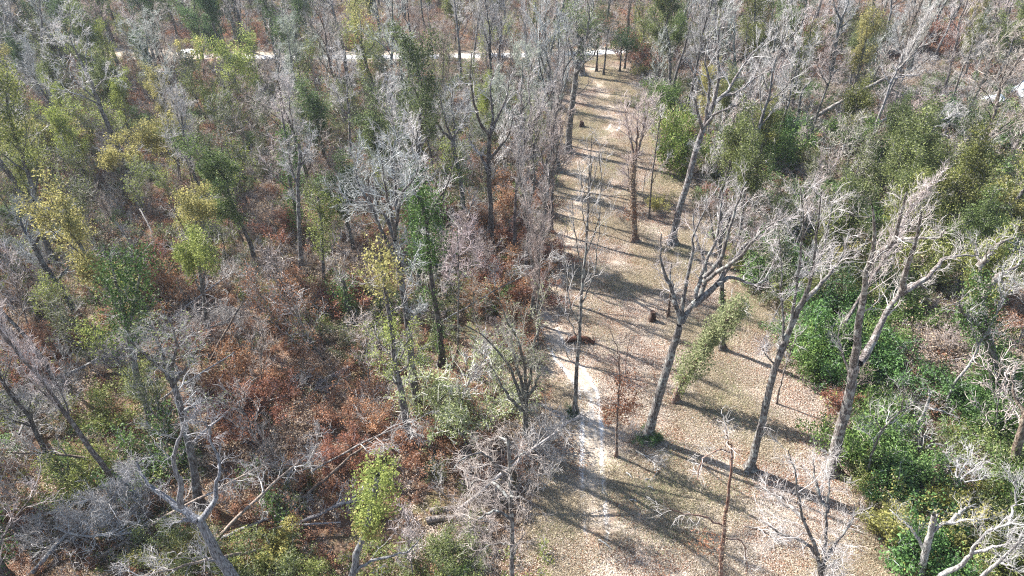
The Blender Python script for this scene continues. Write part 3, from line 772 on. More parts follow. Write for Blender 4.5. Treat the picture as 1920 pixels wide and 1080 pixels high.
hero('bare_tree', 'tree', 'wavy bare trunk rising from the fallen pale crown far in the brush', 'wavy trunk in the brush',
     (1780, 200), [(1790, 172), (1799, 144), (1806, 125), (1815, 112)], .22, .14, [[(1815, 112), (1822, 88), (1826, 68), (1820, 40)], [(1812, 116), (1803, 100), (1808, 80)], [(1815, 112), (1835, 100), (1845, 80)]], n=(9, 6, 4), twigc=(1.1, 1.08, 1.05))
hero('bare_tree', 'tree', 'yellowish bare tree spreading long open limbs near the white sheets', 'yellowish spreading far tree',
     (1796, 245), [(1812, 212), (1826, 185), (1838, 160), (1851, 133)], .3, .22,
     [[(1851, 133), (1858, 112), (1868, 90), (1884, 66), (1908, 48)], [(1852, 131), (1872, 115), (1895, 106), (1925, 96)], [(1838, 160), (1850, 145), (1845, 110), (1838, 90)]], n=(8, 5, 4), len2=.36, barkc=(1.2, 1.12, .95), twigc=(1.1, 1.08, .98))
hero('bare_tree', 'tree', 'tall grey lichened tree with forked top far back behind the snags', 'tall forked far tree',
     (1556, 150), [(1564, 105), (1570, 64), (1576, 38)], .4, .3, [[(1576, 38), (1566, 15), (1562, -10)], [(1576, 38), (1588, 12), (1596, -15)], [(1572, 55), (1590, 40), (1605, 20)]], n=(10, 6, 4), barkc=(.95, 1, 1.05), twigc=(.95, 1, 1.05))
hero('ivied_tree', 'tree', 'curving tree with bright yellow green leafy arms standing before the gravel road', 'bright leafy roadside tree',
     (706, 178), [(697, 150), (688, 128), (683, 105), (676, 80)], .36, .24, [[(676, 80), (664, 62), (650, 55)], [(683, 105), (700, 85), (706, 62)], [(678, 85), (676, 50), (672, 10)]], n=(5, 4, 2),
     ivy=[([(695, 145), (686, 115), (676, 85), (660, 60), (645, 55)], (.8, 2.2, 2.4, 2.2, 1.6), 2800, 'ygreen', .19), ([(686, 110), (702, 85), (706, 60)], (1.4, 2.0, 1.8), 1400, 'ygreen', .19), ([(676, 60), (672, 20), (670, 0)], (1.5, 2.2, 2.4), 1400, 'gold', .19)])
hero('bare_tree', 'tree', 'tall dark bare tree with broad grey crown in front of the gravel road', 'dark tree by the gravel road',
     (582, 138), [(580, 110), (577, 80), (573, 50), (570, 25)], .42, .28, [[(573, 50), (555, 25), (545, 0)], [(575, 60), (590, 30), (600, 0)], [(570, 25), (568, 0), (570, -20)], [(578, 85), (600, 60), (615, 40)], [(577, 80), (550, 60), (530, 45)]], n=(11, 6, 5), barkc=(.7, .7, .75), twigc=(.85, .88, .92), dyj=3)
hero('bare_tree', 'tree', 'thin dark trunk crossing the gravel road view with sparse crown', 'thin dark road trunk',
     (775, 124), [(772, 90), (768, 50), (764, 10), (762, -10)], .26, .18, [[(768, 50), (752, 20), (748, -10)], [(770, 70), (784, 40), (786, 10)]], n=(8, 5, 4), barkc=(.55, .53, .55), twigc=(.8, .8, .85))
hero('large_tree', 'tree', 'thick dark tree where the clearing meets the gravel road', 'thick tree at the road end',
     (1092, 142), [(1091, 110), (1094, 80), (1100, 50)], .5, .38, [[(1094, 95), (1108, 82), (1120, 70)], [(1100, 50), (1112, 20), (1110, -10)], [(1098, 60), (1084, 30), (1080, 0)]], n=(9, 5, 4), barkc=(.8, .8, .85), blobs=[(1100, 40, 0, 3, 2.4, 1000), (1120, 15, 2, 3, 2, 800)], leafmat='oak', twigc=(.9, .95, .95))
for (bx, by, tx, ty, lab, lm) in [(1118, 134, 1124, 50, 'dark slim pine like trunk first in the row past the thick road end tree', 'first slim row trunk'),
                             (1131, 141, 1141, 55, 'slim paired trunk with ivy at its foot in the shade by the road', 'ivy footed slim trunk')]:
    hero('slender_tree', 'tree', lab, lm, (bx, by), [((bx + tx) / 2, (by + ty) / 2), (tx, ty)], .2, .13, (), n=(4, 5, 4), barkc=(.5, .48, .5), trunk_br=7, blobs=[(tx, ty - 6, 1, 3.2, 2.2, 900)], leafmat='oak', leafc=(.7, .85, .75))
for (bx, by, tx, ty, lab, lm) in [(1162, 134, 1166, 85, 'thin evergreen with dark crown at the sunny end of the clearing', 'thin end evergreen'),
                             (1171, 129, 1176, 84, 'small evergreen touching the brush at the sunny end of the clearing', 'small end evergreen')]:
    hero('evergreen_tree', 'tree', lab, lm, (bx, by), [((bx + tx) / 2, (by + ty) / 2), (tx, ty)], .17, .1, (), n=(3, 4, 0), barkc=(.5, .48, .5), trunk_br=5, blobs=[(tx, ty - 10, 1, 3.2, 2.0, 1500), (tx + 14, ty + 2, 0, 2.6, 1.4, 700)], leafmat='oak', leafc=(.5, .8, .6))
hero('sapling', 'tree', 'thin leaning bare sapling with a long straight shadow on the leafy clearing', 'thin leaning sapling',
     (1456, 757), [(1468, 705), (1482, 660), (1496, 622)], .08, .04, [[(1482, 660), (1470, 620), (1462, 590)]], n=(6, 4, 3), barkc=(1.1, .95, .9))
hero('ivied_tree', 'tree', 'upright trunk with flared roots and ivy seen behind the shaggy leaning ivied tree', 'flared root tree',
     (1355, 655), [(1356, 600), (1353, 540), (1350, 480), (1352, 420), (1350, 370)], .24, .15, [[(1352, 450), (1372, 400), (1380, 350)], [(1350, 480), (1335, 430), (1330, 390)]], n=(7, 5, 4), barkc=(.75, .72, .7),
     ivy=[([(1356, 600), (1353, 545)], (.3, .32), 500, 'ivy')])
hero('dead_tree', 'tree', 'short brown snag standing near the black stump on the clearing', 'short brown snag', (1253, 594), [(1255, 570), (1258, 548)], .14, .1, (), n=(1, 1, 0), barkc=(.8, .6, .5), trunk_br=0)
hero('slender_tree', 'tree', 'young bare tree with upright pinkish twigs beyond the slender trackside tree', 'young pinkish tree', (1100, 432), [(1102, 390), (1104, 340), (1108, 290), (1110, 250)], .12, .05, [[(1102, 380), (1090, 340), (1086, 300)], [(1104, 360), (1118, 320), (1122, 290)]], n=(7, 4, 3), up=.4)
hero('sapling', 'tree', 'pinkish grey sapling with fine level twigs between two dark ivied trunks', 'pinkish grey sapling', (858, 662), [(859, 600), (860, 540), (859, 480), (858, 430)], .09, .04,
     [[(859, 560), (845, 530), (835, 500)], [(860, 540), (878, 505), (895, 480)], [(859, 500), (840, 460)], [(859, 480), (875, 440), (882, 420)]], n=(9, 6, 4), twig='twigp', twigc=(1.15, 1.1, 1.2), up=.15)
hero('bare_tree', 'tree', 'broad greenish grey multi limbed tree at the brown edge of the track', 'greenish trackside tree',
     (985, 838), [(985, 800), (986, 770), (985, 740)], .26, .22,
     [[(985, 740), (985, 700), (975, 650), (950, 600), (935, 560)], [(986, 742), (995, 700), (1000, 650), (1012, 605), (1010, 570)], [(982, 760), (965, 710), (940, 665), (905, 630), (872, 610)],
      [(984, 745), (970, 690), (960, 640), (962, 590)], [(986, 750), (1008, 715), (1018, 670)], [(983, 770), (950, 740), (930, 700), (915, 680)]],
     n=(9, 6, 5), len2=.42, up=.2, twigc=(.95, .95, .82), barkc=(.9, .88, .8), loose=900, leafmat='pale', dyj=1.5, t0=.2)
hero('bare_tree', 'tree', 'dark leaning pole crossing the corner of the lower woods', 'dark leaning corner pole',
     (108, 724), [(80, 675), (42, 625), (0, 582), (-60, 530)], .19, .12, [[(0, 582), (-10, 540), (-8, 500)]], n=(5, 4, 3), barkc=(.75, .75, .8))
hero('bare_tree', 'tree', 'dark thick trunk leaning outward under a mesh of grey branches', 'dark outward leaning trunk',
     (153, 602), [(130, 565), (105, 530), (78, 490), (60, 455)], .36, .25, [[(60, 455), (40, 420), (35, 380)], [(78, 490), (40, 470), (5, 462)], [(62, 460), (85, 420), (95, 380)], [(105, 530), (140, 490), (170, 470)]],
     n=(11, 6, 5), barkc=(.6, .62, .68), twigc=(.85, .92, .95), dyj=2, loose=500, leafmat='oak')
hero('ivied_tree', 'tree', 'tree shaped like a letter y with both arms thick with green ivy', 'ivied forked tree',
     (285, 800), [(272, 750), (255, 700), (246, 650), (240, 615)], .3, .24,
     [[(240, 615), (228, 570), (215, 520), (204, 480)], [(242, 610), (255, 560), (262, 510), (265, 470)]], n=(5, 4, 3),
     ivy=[([(245, 640), (232, 580), (218, 525), (205, 480)], (1.3, 1.5, 1.2, .9), 2600, 'ivy', .16), ([(243, 610), (256, 555), (262, 500), (262, 470)], (1.2, 1.2, 1.1, .8), 2000, 'ivy', .16),
          ([(215, 640), (180, 630), (155, 615)], (1.2, 1.0, .8), 900, 'ygreen', .15)], loose=300)
for (bx, by, cx, cy, sx, sz, c, lab, lm, mt) in [
    (338, 352, 330, 262, 4.6, 2.6, 5200, 'broad golden crowned tree catching the sun above the mid woods', 'broad golden crown', 'gold'),
    (386, 560, 350, 385, 2.9, 1.9, 3000, 'golden olive tree with lobed upright crown over rust brush', 'lobed golden tree', 'gold'),
    (392, 640, 370, 470, 2.4, 3.2, 3800, 'leaning olive and gold tree in front of the lobed golden tree', 'leaning olive gold tree', 'ygreen'),
    (120, 330, 120, 242, 4.0, 2.0, 3800, 'rounded pale gold crown at the shaded edge of the far woods', 'rounded pale gold crown', 'gold'),
    (40, 350, 30, 262, 3.6, 2.2, 3200, 'golden tan crown at the outer border of the woods', 'golden tan border crown', 'gold'),
    (232, 380, 225, 290, 2.6, 2.4, 2400, 'narrow golden crown between two broader ones', 'narrow golden crown', 'gold'),
    (433, 228, 428, 130, 4.2, 4.6, 5200, 'tall yellow green tree with stacked crown near the gravel road', 'tall stacked yellow green tree', 'ygreen'),
    (345, 180, 350, 92, 2.2, 1.2, 900, 'small bright yellow crown peeping out beside the gravel road', 'small bright yellow crown', 'gold')]:
    hero('leafy_tree', 'tree', lab, lm, (bx, by), [((bx * 2 + cx) / 3, by * .66 + cy * .34), ((bx + cx * 2) / 3, by * .33 + cy * .67), (cx, cy + 5)], .24, .13,
         [[(bx * .5 + cx * .5, by * .5 + cy * .5), (cx - 25, cy + 8), (cx - 42, cy - 8)], [(bx * .4 + cx * .6, by * .4 + cy * .6), (cx + 22, cy), (cx + 40, cy - 14)]],
         n=(5, 4, 3), blobs=[(cx + random.uniform(-1, 1) * sx * 12, cy + random.uniform(-1, 1) * sz * 15, random.uniform(-2, 2), sx * .42, sz * .5, c // 6) for _ in range(11)], leafmat=mt)

# ------------------------------------------------------------------ kinds of tree for the rest of the woods
def mk_tree(name, cat, H, r0, nl, lf, n, up=.3, a=(25, 60), lean=0.1, wig=.2, bark='bark', twig='twig', foliage=None, ivy=None, t0=.35, limb_a=(25, 55), len2=.42, flare=.6):
    rt = root(name, (0, 0, -500))
    ld = random.uniform(0, 6.28)
    pts = [np.array((math.cos(ld) * lean * H * (s ** 1.4) + random.gauss(0, .018) * H * s, math.sin(ld) * lean * H * (s ** 1.4) + random.gauss(0, .018) * H * s, H * s - .2)) for s in np.linspace(0, 1, 7)]
    P = resample(pts, 16, .03); R = r0 * (1 - .82 * np.linspace(0, 1, 16) ** 1.2)
    R = R * .8
    ac = Acc(); tubes(ac, P[None], R[None], 8, .04, flare)
    L, RL = spawn(P[None], R[None], nl, t0, .98, *limb_a, lf, 10, wig * .6, up, .5, .025, lmin=1.5)
    tubes(ac, L, RL, 5)
    add_part(rt, 'trunk', ac, M[bark])
    ac = Acc(); tw = fine_crown(ac, L, RL, *n, len2=len2, up=up, wig=wig, a=a)
    add_part(rt, 'crown', ac, M[twig])
    if foliage:
        cnt, size, mt, jit, share = foliage
        ac = Acc(); c, tn = along(tw[1], cnt, jit); keep = tn < share
        leaves(ac, c[keep], size, tn[keep] / share)
        add_part(rt, 'foliage', ac, M[mt], None, False)
    if ivy:
        cnt, rr, mt = ivy
        ac = Acc(); ivy_on(ac, P[2:13], rr, cnt, .16)
        add_part(rt, 'ivy', ac, M[mt], None, False)
    return rt

BARE = [mk_tree('bare_tree', 'tree', 17, .30, 12, .42, (7, 5, 4), up=.35),
        mk_tree('bare_tree', 'tree', 15, .34, 11, .5, (8, 5, 4), up=.15, wig=.3, lean=.14, t0=.3),
        mk_tree('bare_tree', 'tree', 18, .26, 16, .28, (7, 5, 3), up=.45, t0=.4, limb_a=(18, 40)),
        mk_tree('bare_tree', 'tree', 14, .28, 10, .52, (9, 6, 4), up=.2, wig=.28, lean=.05),
        mk_tree('bare_tree', 'tree', 16, .36, 9, .55, (8, 6, 4), up=.1, wig=.34, lean=.2, t0=.45),
        mk_tree('bare_tree', 'tree', 12, .18, 12, .4, (7, 5, 3), up=.4, twig='twigp')]
LICHT = [mk_tree('bare_tree', 'tree', 14, .27, 13, .48, (10, 7, 4), up=.2, wig=.3),
         mk_tree('bare_tree', 'tree', 12, .25, 12, .55, (10, 7, 4), up=.3, wig=.25)]
EVER = [mk_tree('evergreen_tree', 'tree', 13, .34, 13, .5, (6, 4, 0), up=.15, foliage=(15000, .17, 'oak', .28, .8), wig=.3),
        mk_tree('evergreen_tree', 'tree', 9, .24, 12, .6, (6, 4, 0), up=.15, foliage=(13000, .16, 'oak', .3, .75), t0=.25, wig=.3),
        mk_tree('evergreen_tree', 'tree', 16, .36, 13, .4, (6, 4, 0), up=.3, foliage=(13000, .17, 'oak', .3, .7))]
GOLDT = [mk_tree('leafy_tree', 'tree', 12, .24, 12, .46, (6, 4, 0), up=.4, foliage=(11000, .14, 'gold', .2, .75)),
         mk_tree('leafy_tree', 'tree', 10, .22, 11, .5, (6, 4, 0), up=.3, foliage=(11000, .14, 'ygreen', .22, .7), t0=.25)]
IVYT = [mk_tree('ivied_tree', 'tree', 14, .28, 9, .35, (6, 5, 3), up=.25, ivy=(3800, (.9, 1.2, 1.3, .7), 'ivy')),
        mk_tree('ivied_tree', 'tree', 12, .26, 8, .4, (6, 5, 3), up=.25, ivy=(3600, (.4, 1.1, 1.5, 1.1), 'ygreen'), lean=.15)]
def one_mesh(rt):
    accs = []
    chs = list(rt.children)
    vs = []; qs = []; ts = []; mi = []; mats = []; n0 = 0
    for i, ch in enumerate(chs):
        me = ch.data; nv = len(me.vertices); nf = len(me.polygons)
        v = np.empty(nv * 3, np.float32); me.vertices.foreach_get('co', v)
        q = np.empty(nf * 4, np.int32); me.polygons.foreach_get('vertices', q)
        t = np.empty(nv, np.float32); me.attributes['tone'].data.foreach_get('value', t)
        vs.append(v.reshape(-1, 3)); qs.append(q.reshape(-1, 4) + n0); ts.append(t); mi.append(np.full(nf, i, np.int32)); mats.append(me.materials[0]); n0 += nv
        bpy.data.objects.remove(ch); bpy.data.meshes.remove(me)
    A = Acc(); A.add(np.concatenate(vs), np.concatenate(qs), np.concatenate(ts))
    me = A.mesh('sapling', mats[0])
    for m_ in mats[1:]: me.materials.append(m_)
    me.polygons.foreach_set('material_index', np.concatenate(mi))
    bpy.data.objects.remove(rt)
    o = link('sapling', me); o.location = (0, 0, -500)
    return o
SAPL = [one_mesh(x) for x in (mk_tree('sapling', 'tree', 7, .08, 14, .35, (5, 4, 0), up=.35, t0=.2, flare=.2),
        mk_tree('sapling', 'tree', 6, .07, 12, .4, (6, 4, 0), up=.15, t0=.2, wig=.3, twig='twigp', flare=.2),
        mk_tree('sapling', 'tree', 5.5, .08, 12, .45, (6, 4, 0), up=.2, t0=.2, foliage=(1400, .13, 'rust', .15, .7), flare=.2),
        mk_tree('sapling', 'tree', 6.5, .09, 12, .45, (6, 4, 0), up=.3, t0=.25, foliage=(2600, .14, 'ygreen', .18, .7), flare=.2),
        mk_tree('sapling', 'tree', 6, .09, 12, .45, (6, 4, 0), up=.25, t0=.15, foliage=(2800, .14, 'oak', .2, .8), flare=.2))]
SNAG = [mk_tree('dead_tree', 'tree', 9, .24, 5, .3, (3, 3, 0), up=.1, bark='dead', twig='twigd', t0=.5)]
first_use = {}

def place(protos, k, loc, rz, sc, tilt=(0, 0)):
    src = protos[k]
    if src.name not in first_use:
        first_use[src.name] = True
        src.location = tuple(loc); src.rotation_euler = (*tilt, rz); src.scale = (sc,) * 3
        return src
    return copy_thing(src, loc, rz, sc, tilt)

hero_xy = [r.p[:2] for r in HEROES]
placed = [np.array(h) for h in hero_xy]
GEN = []          # automatically described things: (object, point, height, words, name kind, category, group)

def in_view(p, H, m=60):
    for z in (0, H * .5, H):
        x, y, d = px((p[0], p[1], z))
        if d > 1 and -m < x < 1920 + m and -m < y < 1080 + m: return True
    return False

def near(p, dmin):
    for q_ in placed:
        if (q_[0] - p[0]) ** 2 + (q_[1] - p[1]) ** 2 < dmin * dmin: return True
    return False

def ell(x, y, cx, cy, rx, ry): return ((x - cx) / rx) ** 2 + ((y - cy) / ry) ** 2 < 1

bare_cols = [('grey', (.95, .95, 1.0), (1.15, 1.16, 1.16)), ('silvery', (1.15, 1.15, 1.2), (1.35, 1.35, 1.36)), ('brownish', (.85, .75, .68), (.9, .82, .76)),
             ('pinkish grey', (1.0, .92, .92), (1.28, 1.18, 1.18)), ('dark', (.6, .58, .6), (.72, .74, .78)), ('lichened', (.85, .95, .93), (1.05, 1.15, 1.1))]
cand = []
for i in range(14000):
    D = math.sqrt(random.uniform(14 ** 2, 215 ** 2)); dep = D * CP + CAM_H * SP
    X = random.uniform(-1, 1) * (dep * .78 + 10)
    cand.append((X, D))
cnt = 0
for X, D in cand:
    p = (X, D)
    x, y, d = px((X, D, 0))
    sdv = float(sdist([X], [D], CLEAR)[0]); rdv = float(road_dist([X], [D])[0])
    if sdv > -1.5 or rdv < 3.5: continue
    sp = 5.3 if D < 130 else 5.8
    if x < 1000 and 150 < y < 560: sp = 4.9
    if near(p, sp): continue
    if ell(x, y, 590, 880, 230, 250) or ell(x, y, 850, 930, 120, 190) or ell(x, y, 1690, 860, 150, 150) or ell(x, y, 1700, 640, 90, 70): continue
    if 430 < x < 1010 and y > 980: continue
    if x > 1600 and y > 930: continue
    tx_, ty_, _ = px((X, D, 13))
    if y > 150 and any(r.Y > D and any(abs(ty_ + (y - ty_) * .12 - ky) < 60 and abs(tx_ - kx) < 34 for kx, ky in r.keep) for r in HEROES if hasattr(r, 'Y')): continue
    if y > 1080 and x > 100: continue
    if x > 1560 and y > 560 and random.random() < .55: continue
    if 440 < x < 1010 and y > 560 and random.random() < .75: continue
    u = random.random(); tw = random.choice(bare_cols); sc = random.uniform(.8, 1.15); k2 = random.random()
    far_l = x < 460 and y < 215
    if far_l:
        kind = 'ever' if u < .48 else 'bare' if u < .9 else 'gold'
        lc = (.75, .95, .95)
    elif x < 520 and y < 700:
        kind = 'gold' if u < .31 else 'lich' if u < .52 else 'ever' if u < .66 else 'ivy' if u < .84 else 'bare'
        lc = (1.2, 1.2, 1)
    elif x < 1040:
        kind = 'bare' if u < .36 else 'lich' if u < .52 else 'ivy' if u < .67 else 'gold' if u < .79 else 'ever' if u < .95 else 'snag'
        lc = (.95, 1, .95)
    elif y < 260:
        kind = 'bare' if u < .62 else 'lich' if u < .7 else 'ever' if u < .84 else 'gold' if u < .88 else 'ivy' if u < .96 else 'snag'
        lc = (1.2, 1.2, .95)  # evergreen leaf tint brightened and yellowed as if sunlit
    else:
        kind = 'ever' if u < .55 else 'gold' if u < .63 else 'bare' if u < .86 else 'ivy' if u < .95 else 'snag'
        lc = (1.2, 1.17, .95)  # sunlight on the evergreen crowns put into their leaf tint
    H = 14 * sc
    if not in_view(p, H, 40):
        if not (-0.78 * d - 14 < X < 0 and 20 < D < 70): continue
        if X < -60: continue
    if 600 < x < 1170 and 80 < D < 120 and (kind != 'bare' or u < .18): continue
    loc = (X, D, zg(X, D)); rz = random.uniform(0, 6.28)
    tl = (random.gauss(0, .06), random.gauss(0, .06))
    size = 'tall' if sc > 1.03 else 'short' if sc < .9 else 'middling'
    if kind == 'bare':
        k = min(5, int(k2 * 6)); o = place(BARE, k, loc, rz, sc, tl); tint(o, tw[1], tw[2]); H = [17, 15, 18, 14, 16, 12][k] * sc
        desc = f'{size} {tw[0]} bare tree'; cat = 'tree'; g = 'bare trees of the surrounding woods'
    elif kind == 'lich':
        k = int(k2 * 2); cl = random.choice([('blue grey', (.98, 1.04, 1.08)), ('whitish', (1.15, 1.15, 1.15)), ('greenish grey', (.9, 1.02, .88))])
        o = place(LICHT, k, loc, rz, sc, tl); tint(o, (.9, .95, .95), cl[1]); H = 13 * sc
        desc = f'{size} {cl[0]} dense twigged tree'; cat = 'tree'; g = 'bare trees of the surrounding woods'
    elif kind == 'ever':
        k = int(k2 * 3)
        if x > 1040 and y > 260: k = 1
        o = place(EVER, k, loc, rz, sc, tl); v = random.uniform(.8, 1.2)
        hu = random.choice([('dark green', (.7, .85, .75)), ('olive green', (1.1, 1.05, .8)), ('dull green', (.95, 1, .95))])
        tint(o, (.8, .8, .8), (.7, .7, .7), tuple(a * b for a, b in zip(hu[1], lc))); H = [13, 9, 16][k] * sc
        desc = f'{size} {hu[0]} evergreen tree'; cat = 'tree'; g = 'evergreen trees of the surrounding woods'
    elif kind == 'gold':
        k = int(k2 * 2); o = place(GOLDT, k, loc, rz, sc, tl); tint(o, (.8, .78, .75), (.8, .78, .75), (1, 1, 1) if k == 0 else (1.1, 1.1, .9)); H = 11 * sc
        desc = f'{size} {"golden leaved" if k == 0 else "yellow green"} tree'; cat = 'tree'; g = 'leafy trees of the surrounding woods'
    elif kind == 'ivy':
        k = int(k2 * 2); o = place(IVYT, k, loc, rz, sc, tl); tint(o, tw[1], tw[2], None); H = 13 * sc
        desc = f'{size} {tw[0]} {"dark" if k == 0 else "yellowish"} ivied tree'; cat = 'tree'; g = 'ivied trees of the surrounding woods'
    else:
        o = place(SNAG, 0, loc, rz, sc * random.uniform(.7, 1.2), (random.gauss(0, .2), random.gauss(0, .2))); H = 8 * sc
        desc = f'{size} bleached snag'; cat = 'dead tree'; g = 'dead snags of the surrounding woods'
    GEN.append((o, np.array(loc), H, desc, cat, g)); placed.append(np.array(p)); cnt += 1
print('filler trees', cnt)

# slim trees whose shadows stripe the clearing
for x, y, k, sc, l_ in [(1003, 548, 2, .75, 'slim dark tree at the edge of the track above the brown brush'), (1014, 482, 5, 1.1, 'slim pinkish tree at the track edge between rust bushes'), (996, 604, 2, .7, 'slim grey tree in brown brush opposite the charred black stump'),
                    (1024, 396, 2, .8, 'slim straight tree beside the dark verge trunk'), (984, 520, 0, .85, 'bare tree among rust bushes below the slim fanning tree'), (1018, 345, 0, .9, 'bare tree at the brushy border next to the lichen crowned one'),
                    (1008, 660, 5, .9, 'slim tree in brush where the white track part begins')]:
    o = place(BARE, k, gp(x, y), random.uniform(0, 6.28), sc, (random.gauss(0, .05), random.gauss(0, .05))); tint(o, (.8, .76, .74), (.95, .9, .88)); tag(o, l_, 'tree'); placed.append(gp(x, y)[:2])

# young thin trees between the big ones
ns = 0
for X, D in cand[:9000]:
    if ns >= 250: break
    x, y, d = px((X, D, 0))
    if D > 120 or not (0 < x < 1920 and 0 < y < 1110): continue
    sdv = float(sdist([X], [D], CLEAR)[0]); rdv = float(road_dist([X], [D])[0])
    if sdv > -.3 or rdv < 3.5 or near((X, D), 2.2): continue
    if x > 1450 and random.random() < .6: continue
    if x > 400 and y > 600 and x < 1000 and random.random() < .6: continue
    k = random.choice([0, 1, 2] if x > 380 and y > 580 and x < 1040 else [0, 1, 2, 3, 4, 3] if x < 1040 else [0, 1, 1, 4]); sc = random.uniform(.6, 1.25)
    o = place(SAPL, k, (X, D, zg(X, D)), random.uniform(0, 6.28), sc, (random.gauss(0, .1), random.gauss(0, .1)))
    tw = random.choice(bare_cols) if k < 2 else random.choice([('upright', 0, (1, 1, 1)), ('thin', 0, (1.1, 1.1, 1)), ('dull', 0, (.8, .82, .8))]); o.color = (*tw[2], 1)
    GEN.append((o, np.array((X, D, 0)), 6 * sc, f'{"tall" if sc > 1.05 else "short" if sc < .8 else "slim"} {tw[0]} {["twiggy", "twiggy", "rusty leaved", "yellow green", "olive leaved"][k]} sapling', 'sapling', 'saplings between the bigger trees'))
    placed.append(np.array((X, D))); ns += 1

# ------------------------------------------------------------------ shrubs
def brush_mesh(name, n_st, H, spread, tw, leaf=None, cnt=0, size=.12, jit=.12, n=(4, 4), up=.3, wig=.25, thin=.02, dome=0):
    ac = Acc()
    base = np.zeros((n_st, 2, 3)); ang = rng.random(n_st) * 6.28; rr = rng.random(n_st) ** .5 * spread * .5
    P = np.empty((n_st, 5, 3)); x0 = np.stack([np.cos(ang) * rr, np.sin(ang) * rr, np.zeros(n_st) - .05], 1)
    d = unit(np.stack([np.cos(ang) * .6, np.sin(ang) * .6, 1 + rng.random(n_st) * .6], 1) + rng.standard_normal((n_st, 3)) * .35)
    d[:, 2] = np.abs(d[:, 2]) + .15
    L = H * (.5 + .7 * rng.random(n_st)); P[:, 0] = x0
    for j in range(1, 5):
        P[:, j] = P[:, j - 1] + unit(d) * (L / 4)[:, None]; d = d + wig * rng.standard_normal((n_st, 3)) - np.array([0, 0, dome])
    R = np.linspace(1, .4, 5)[None] * thin * np.ones((n_st, 1))
    tubes(ac, P, R, 4)
    Q, RQ = spawn(P, R, n[0], .15, 1, 25, 75, .6, 4, wig, up, .7, .013, lmin=.3); tubes(ac, Q, RQ, 3)
    Q2, RQ2 = spawn(Q, RQ, n[1], .1, 1, 25, 70, .6, 3, wig, up, .8, .010, lmin=.22); tubes(ac, Q2, RQ2, 3)
    al = Acc()
    if leaf:
        c, tn = along(Q2, cnt, jit); c[:, 2] = np.abs(c[:, 2]); leaves(al, c, size, tn, up=.5)
    return ac, al

def shrub_proto(name, *a, leaf=None, tw='twig', **k):
    rt = root(name, (0, 0, -500))
    ac, al = brush_mesh(name, *a, tw, leaf=leaf, **k)
    add_part(rt, 'stem', ac, M[tw])
    if leaf: add_part(rt, 'foliage', al, M[leaf], None, False)
    return rt

SHR = {'holly': shrub_proto('holly_shrub', 14, 2.6, 2.2, leaf='holly', cnt=8000, size=.135, jit=.22, n=(5, 4)),
       'oak': shrub_proto('evergreen_shrub', 14, 2.6, 2.4, leaf='oak', cnt=6200, size=.115, jit=.2, n=(5, 4)),
       'gold': shrub_proto('golden_shrub', 12, 2.2, 2.0, leaf='gold', cnt=3200, size=.13, jit=.15, n=(5, 4)),
       'rust': shrub_proto('rusty_shrub', 16, 2.0, 2.2, leaf='rust', cnt=3000, size=.12, jit=.12, n=(5, 4), tw='twigp'),
       'pale': shrub_proto('feathery_shrub', 22, 3.4, 3.0, leaf='pale', cnt=7000, size=.10, jit=.12, n=(6, 5), dome=.1),
       'grey': shrub_proto('bare_shrub', 22, 2.4, 2.2, n=(7, 6), wig=.4),
       'pink': shrub_proto('bare_shrub', 18, 2.2, 2.0, n=(7, 6), wig=.35, tw='twigp'),
       'tan': shrub_proto('dry_shrub', 20, 1.8, 2.4, leaf='tan', cnt=1500, size=.11, jit=.15, n=(6, 5), wig=.4, tw='twigp', dome=.2)}
WORDS = {'holly': ('glossy green shrub', 'shrub', 'green shrubs of the thicket'), 'oak': ('olive evergreen shrub', 'shrub', 'evergreen shrubs'), 'gold': ('golden leaved shrub', 'shrub', 'golden shrubs'),
         'rust': ('rust leaved shrub', 'shrub', 'rusty shrubs'), 'pale': ('pale feathery shrub', 'shrub', 'pale shrubs'), 'grey': ('bare grey shrub', 'shrub', 'bare shrubs'),
         'pink': ('bare pinkish shrub', 'shrub', 'bare shrubs'), 'tan': ('dry tan tangled shrub', 'shrub', 'dry shrubs')}

def shrub(k, p, sc, zs=1.0, label=None, col=None):
    src = SHR[k]
    rz = random.uniform(0, 6.28)
    if src.name not in first_use:
        first_use[src.name] = True; o = src
        o.location = tuple(p); o.rotation_euler = (0, 0, rz); o.scale = (sc, sc, sc * zs)
    else:
        o = copy_thing(src, p, rz, (sc, sc, sc * zs))
    if col: tint(o, None, None, col)
    w_, cat, g = WORDS[k]
    if label: tag(o, label, cat, g)
    else:
        s = 'big' if sc > 1.15 else 'small' if sc < .8 else 'middling'
        GEN.append((o, np.array(p), 2 * sc, f'{s} {w_}', cat, g))
    return o

shrub('pale', gp(866, 778), 1.65, 1.0, 'big feathery pale green bush glowing beside the tall dark trunk', (1.35, 1.4, 1.3))
shrub('holly', gp(1215, 824), .45, .7, 'low green tuft hugging the foot of the big forked tree', (.7, .8, .8))
shrub('grey', gp(1202, 815), .55, .7, 'small bare grey brush next to the foot of the big forked tree')
shrub('holly', gp(1072, 778), .3, .7, 'tiny green tuft at the foot of the slender trackside tree', (.6, .7, .8))
shrub('gold', gp(1790, 965), 1.1, 1.0, 'round yellow green bush under the silver coral like tree', (.95, 1.0, .6))
shrub('holly', gp(1262, 270), 1.35, 1.4, 'upright green bush at the far brushy border of the clearing', (1.6, 1.25, 1))
shrub('holly', gp(1268, 325), 1.45, 1.4, 'tall yellowish green bush beside the foot of the silvery leaning tree', (1.6, 1.3, 1))
shrub('oak', gp(1188, 198), .7, .6, 'low dark bush around the mossy stump on the clearing', (.7, .7, .6))
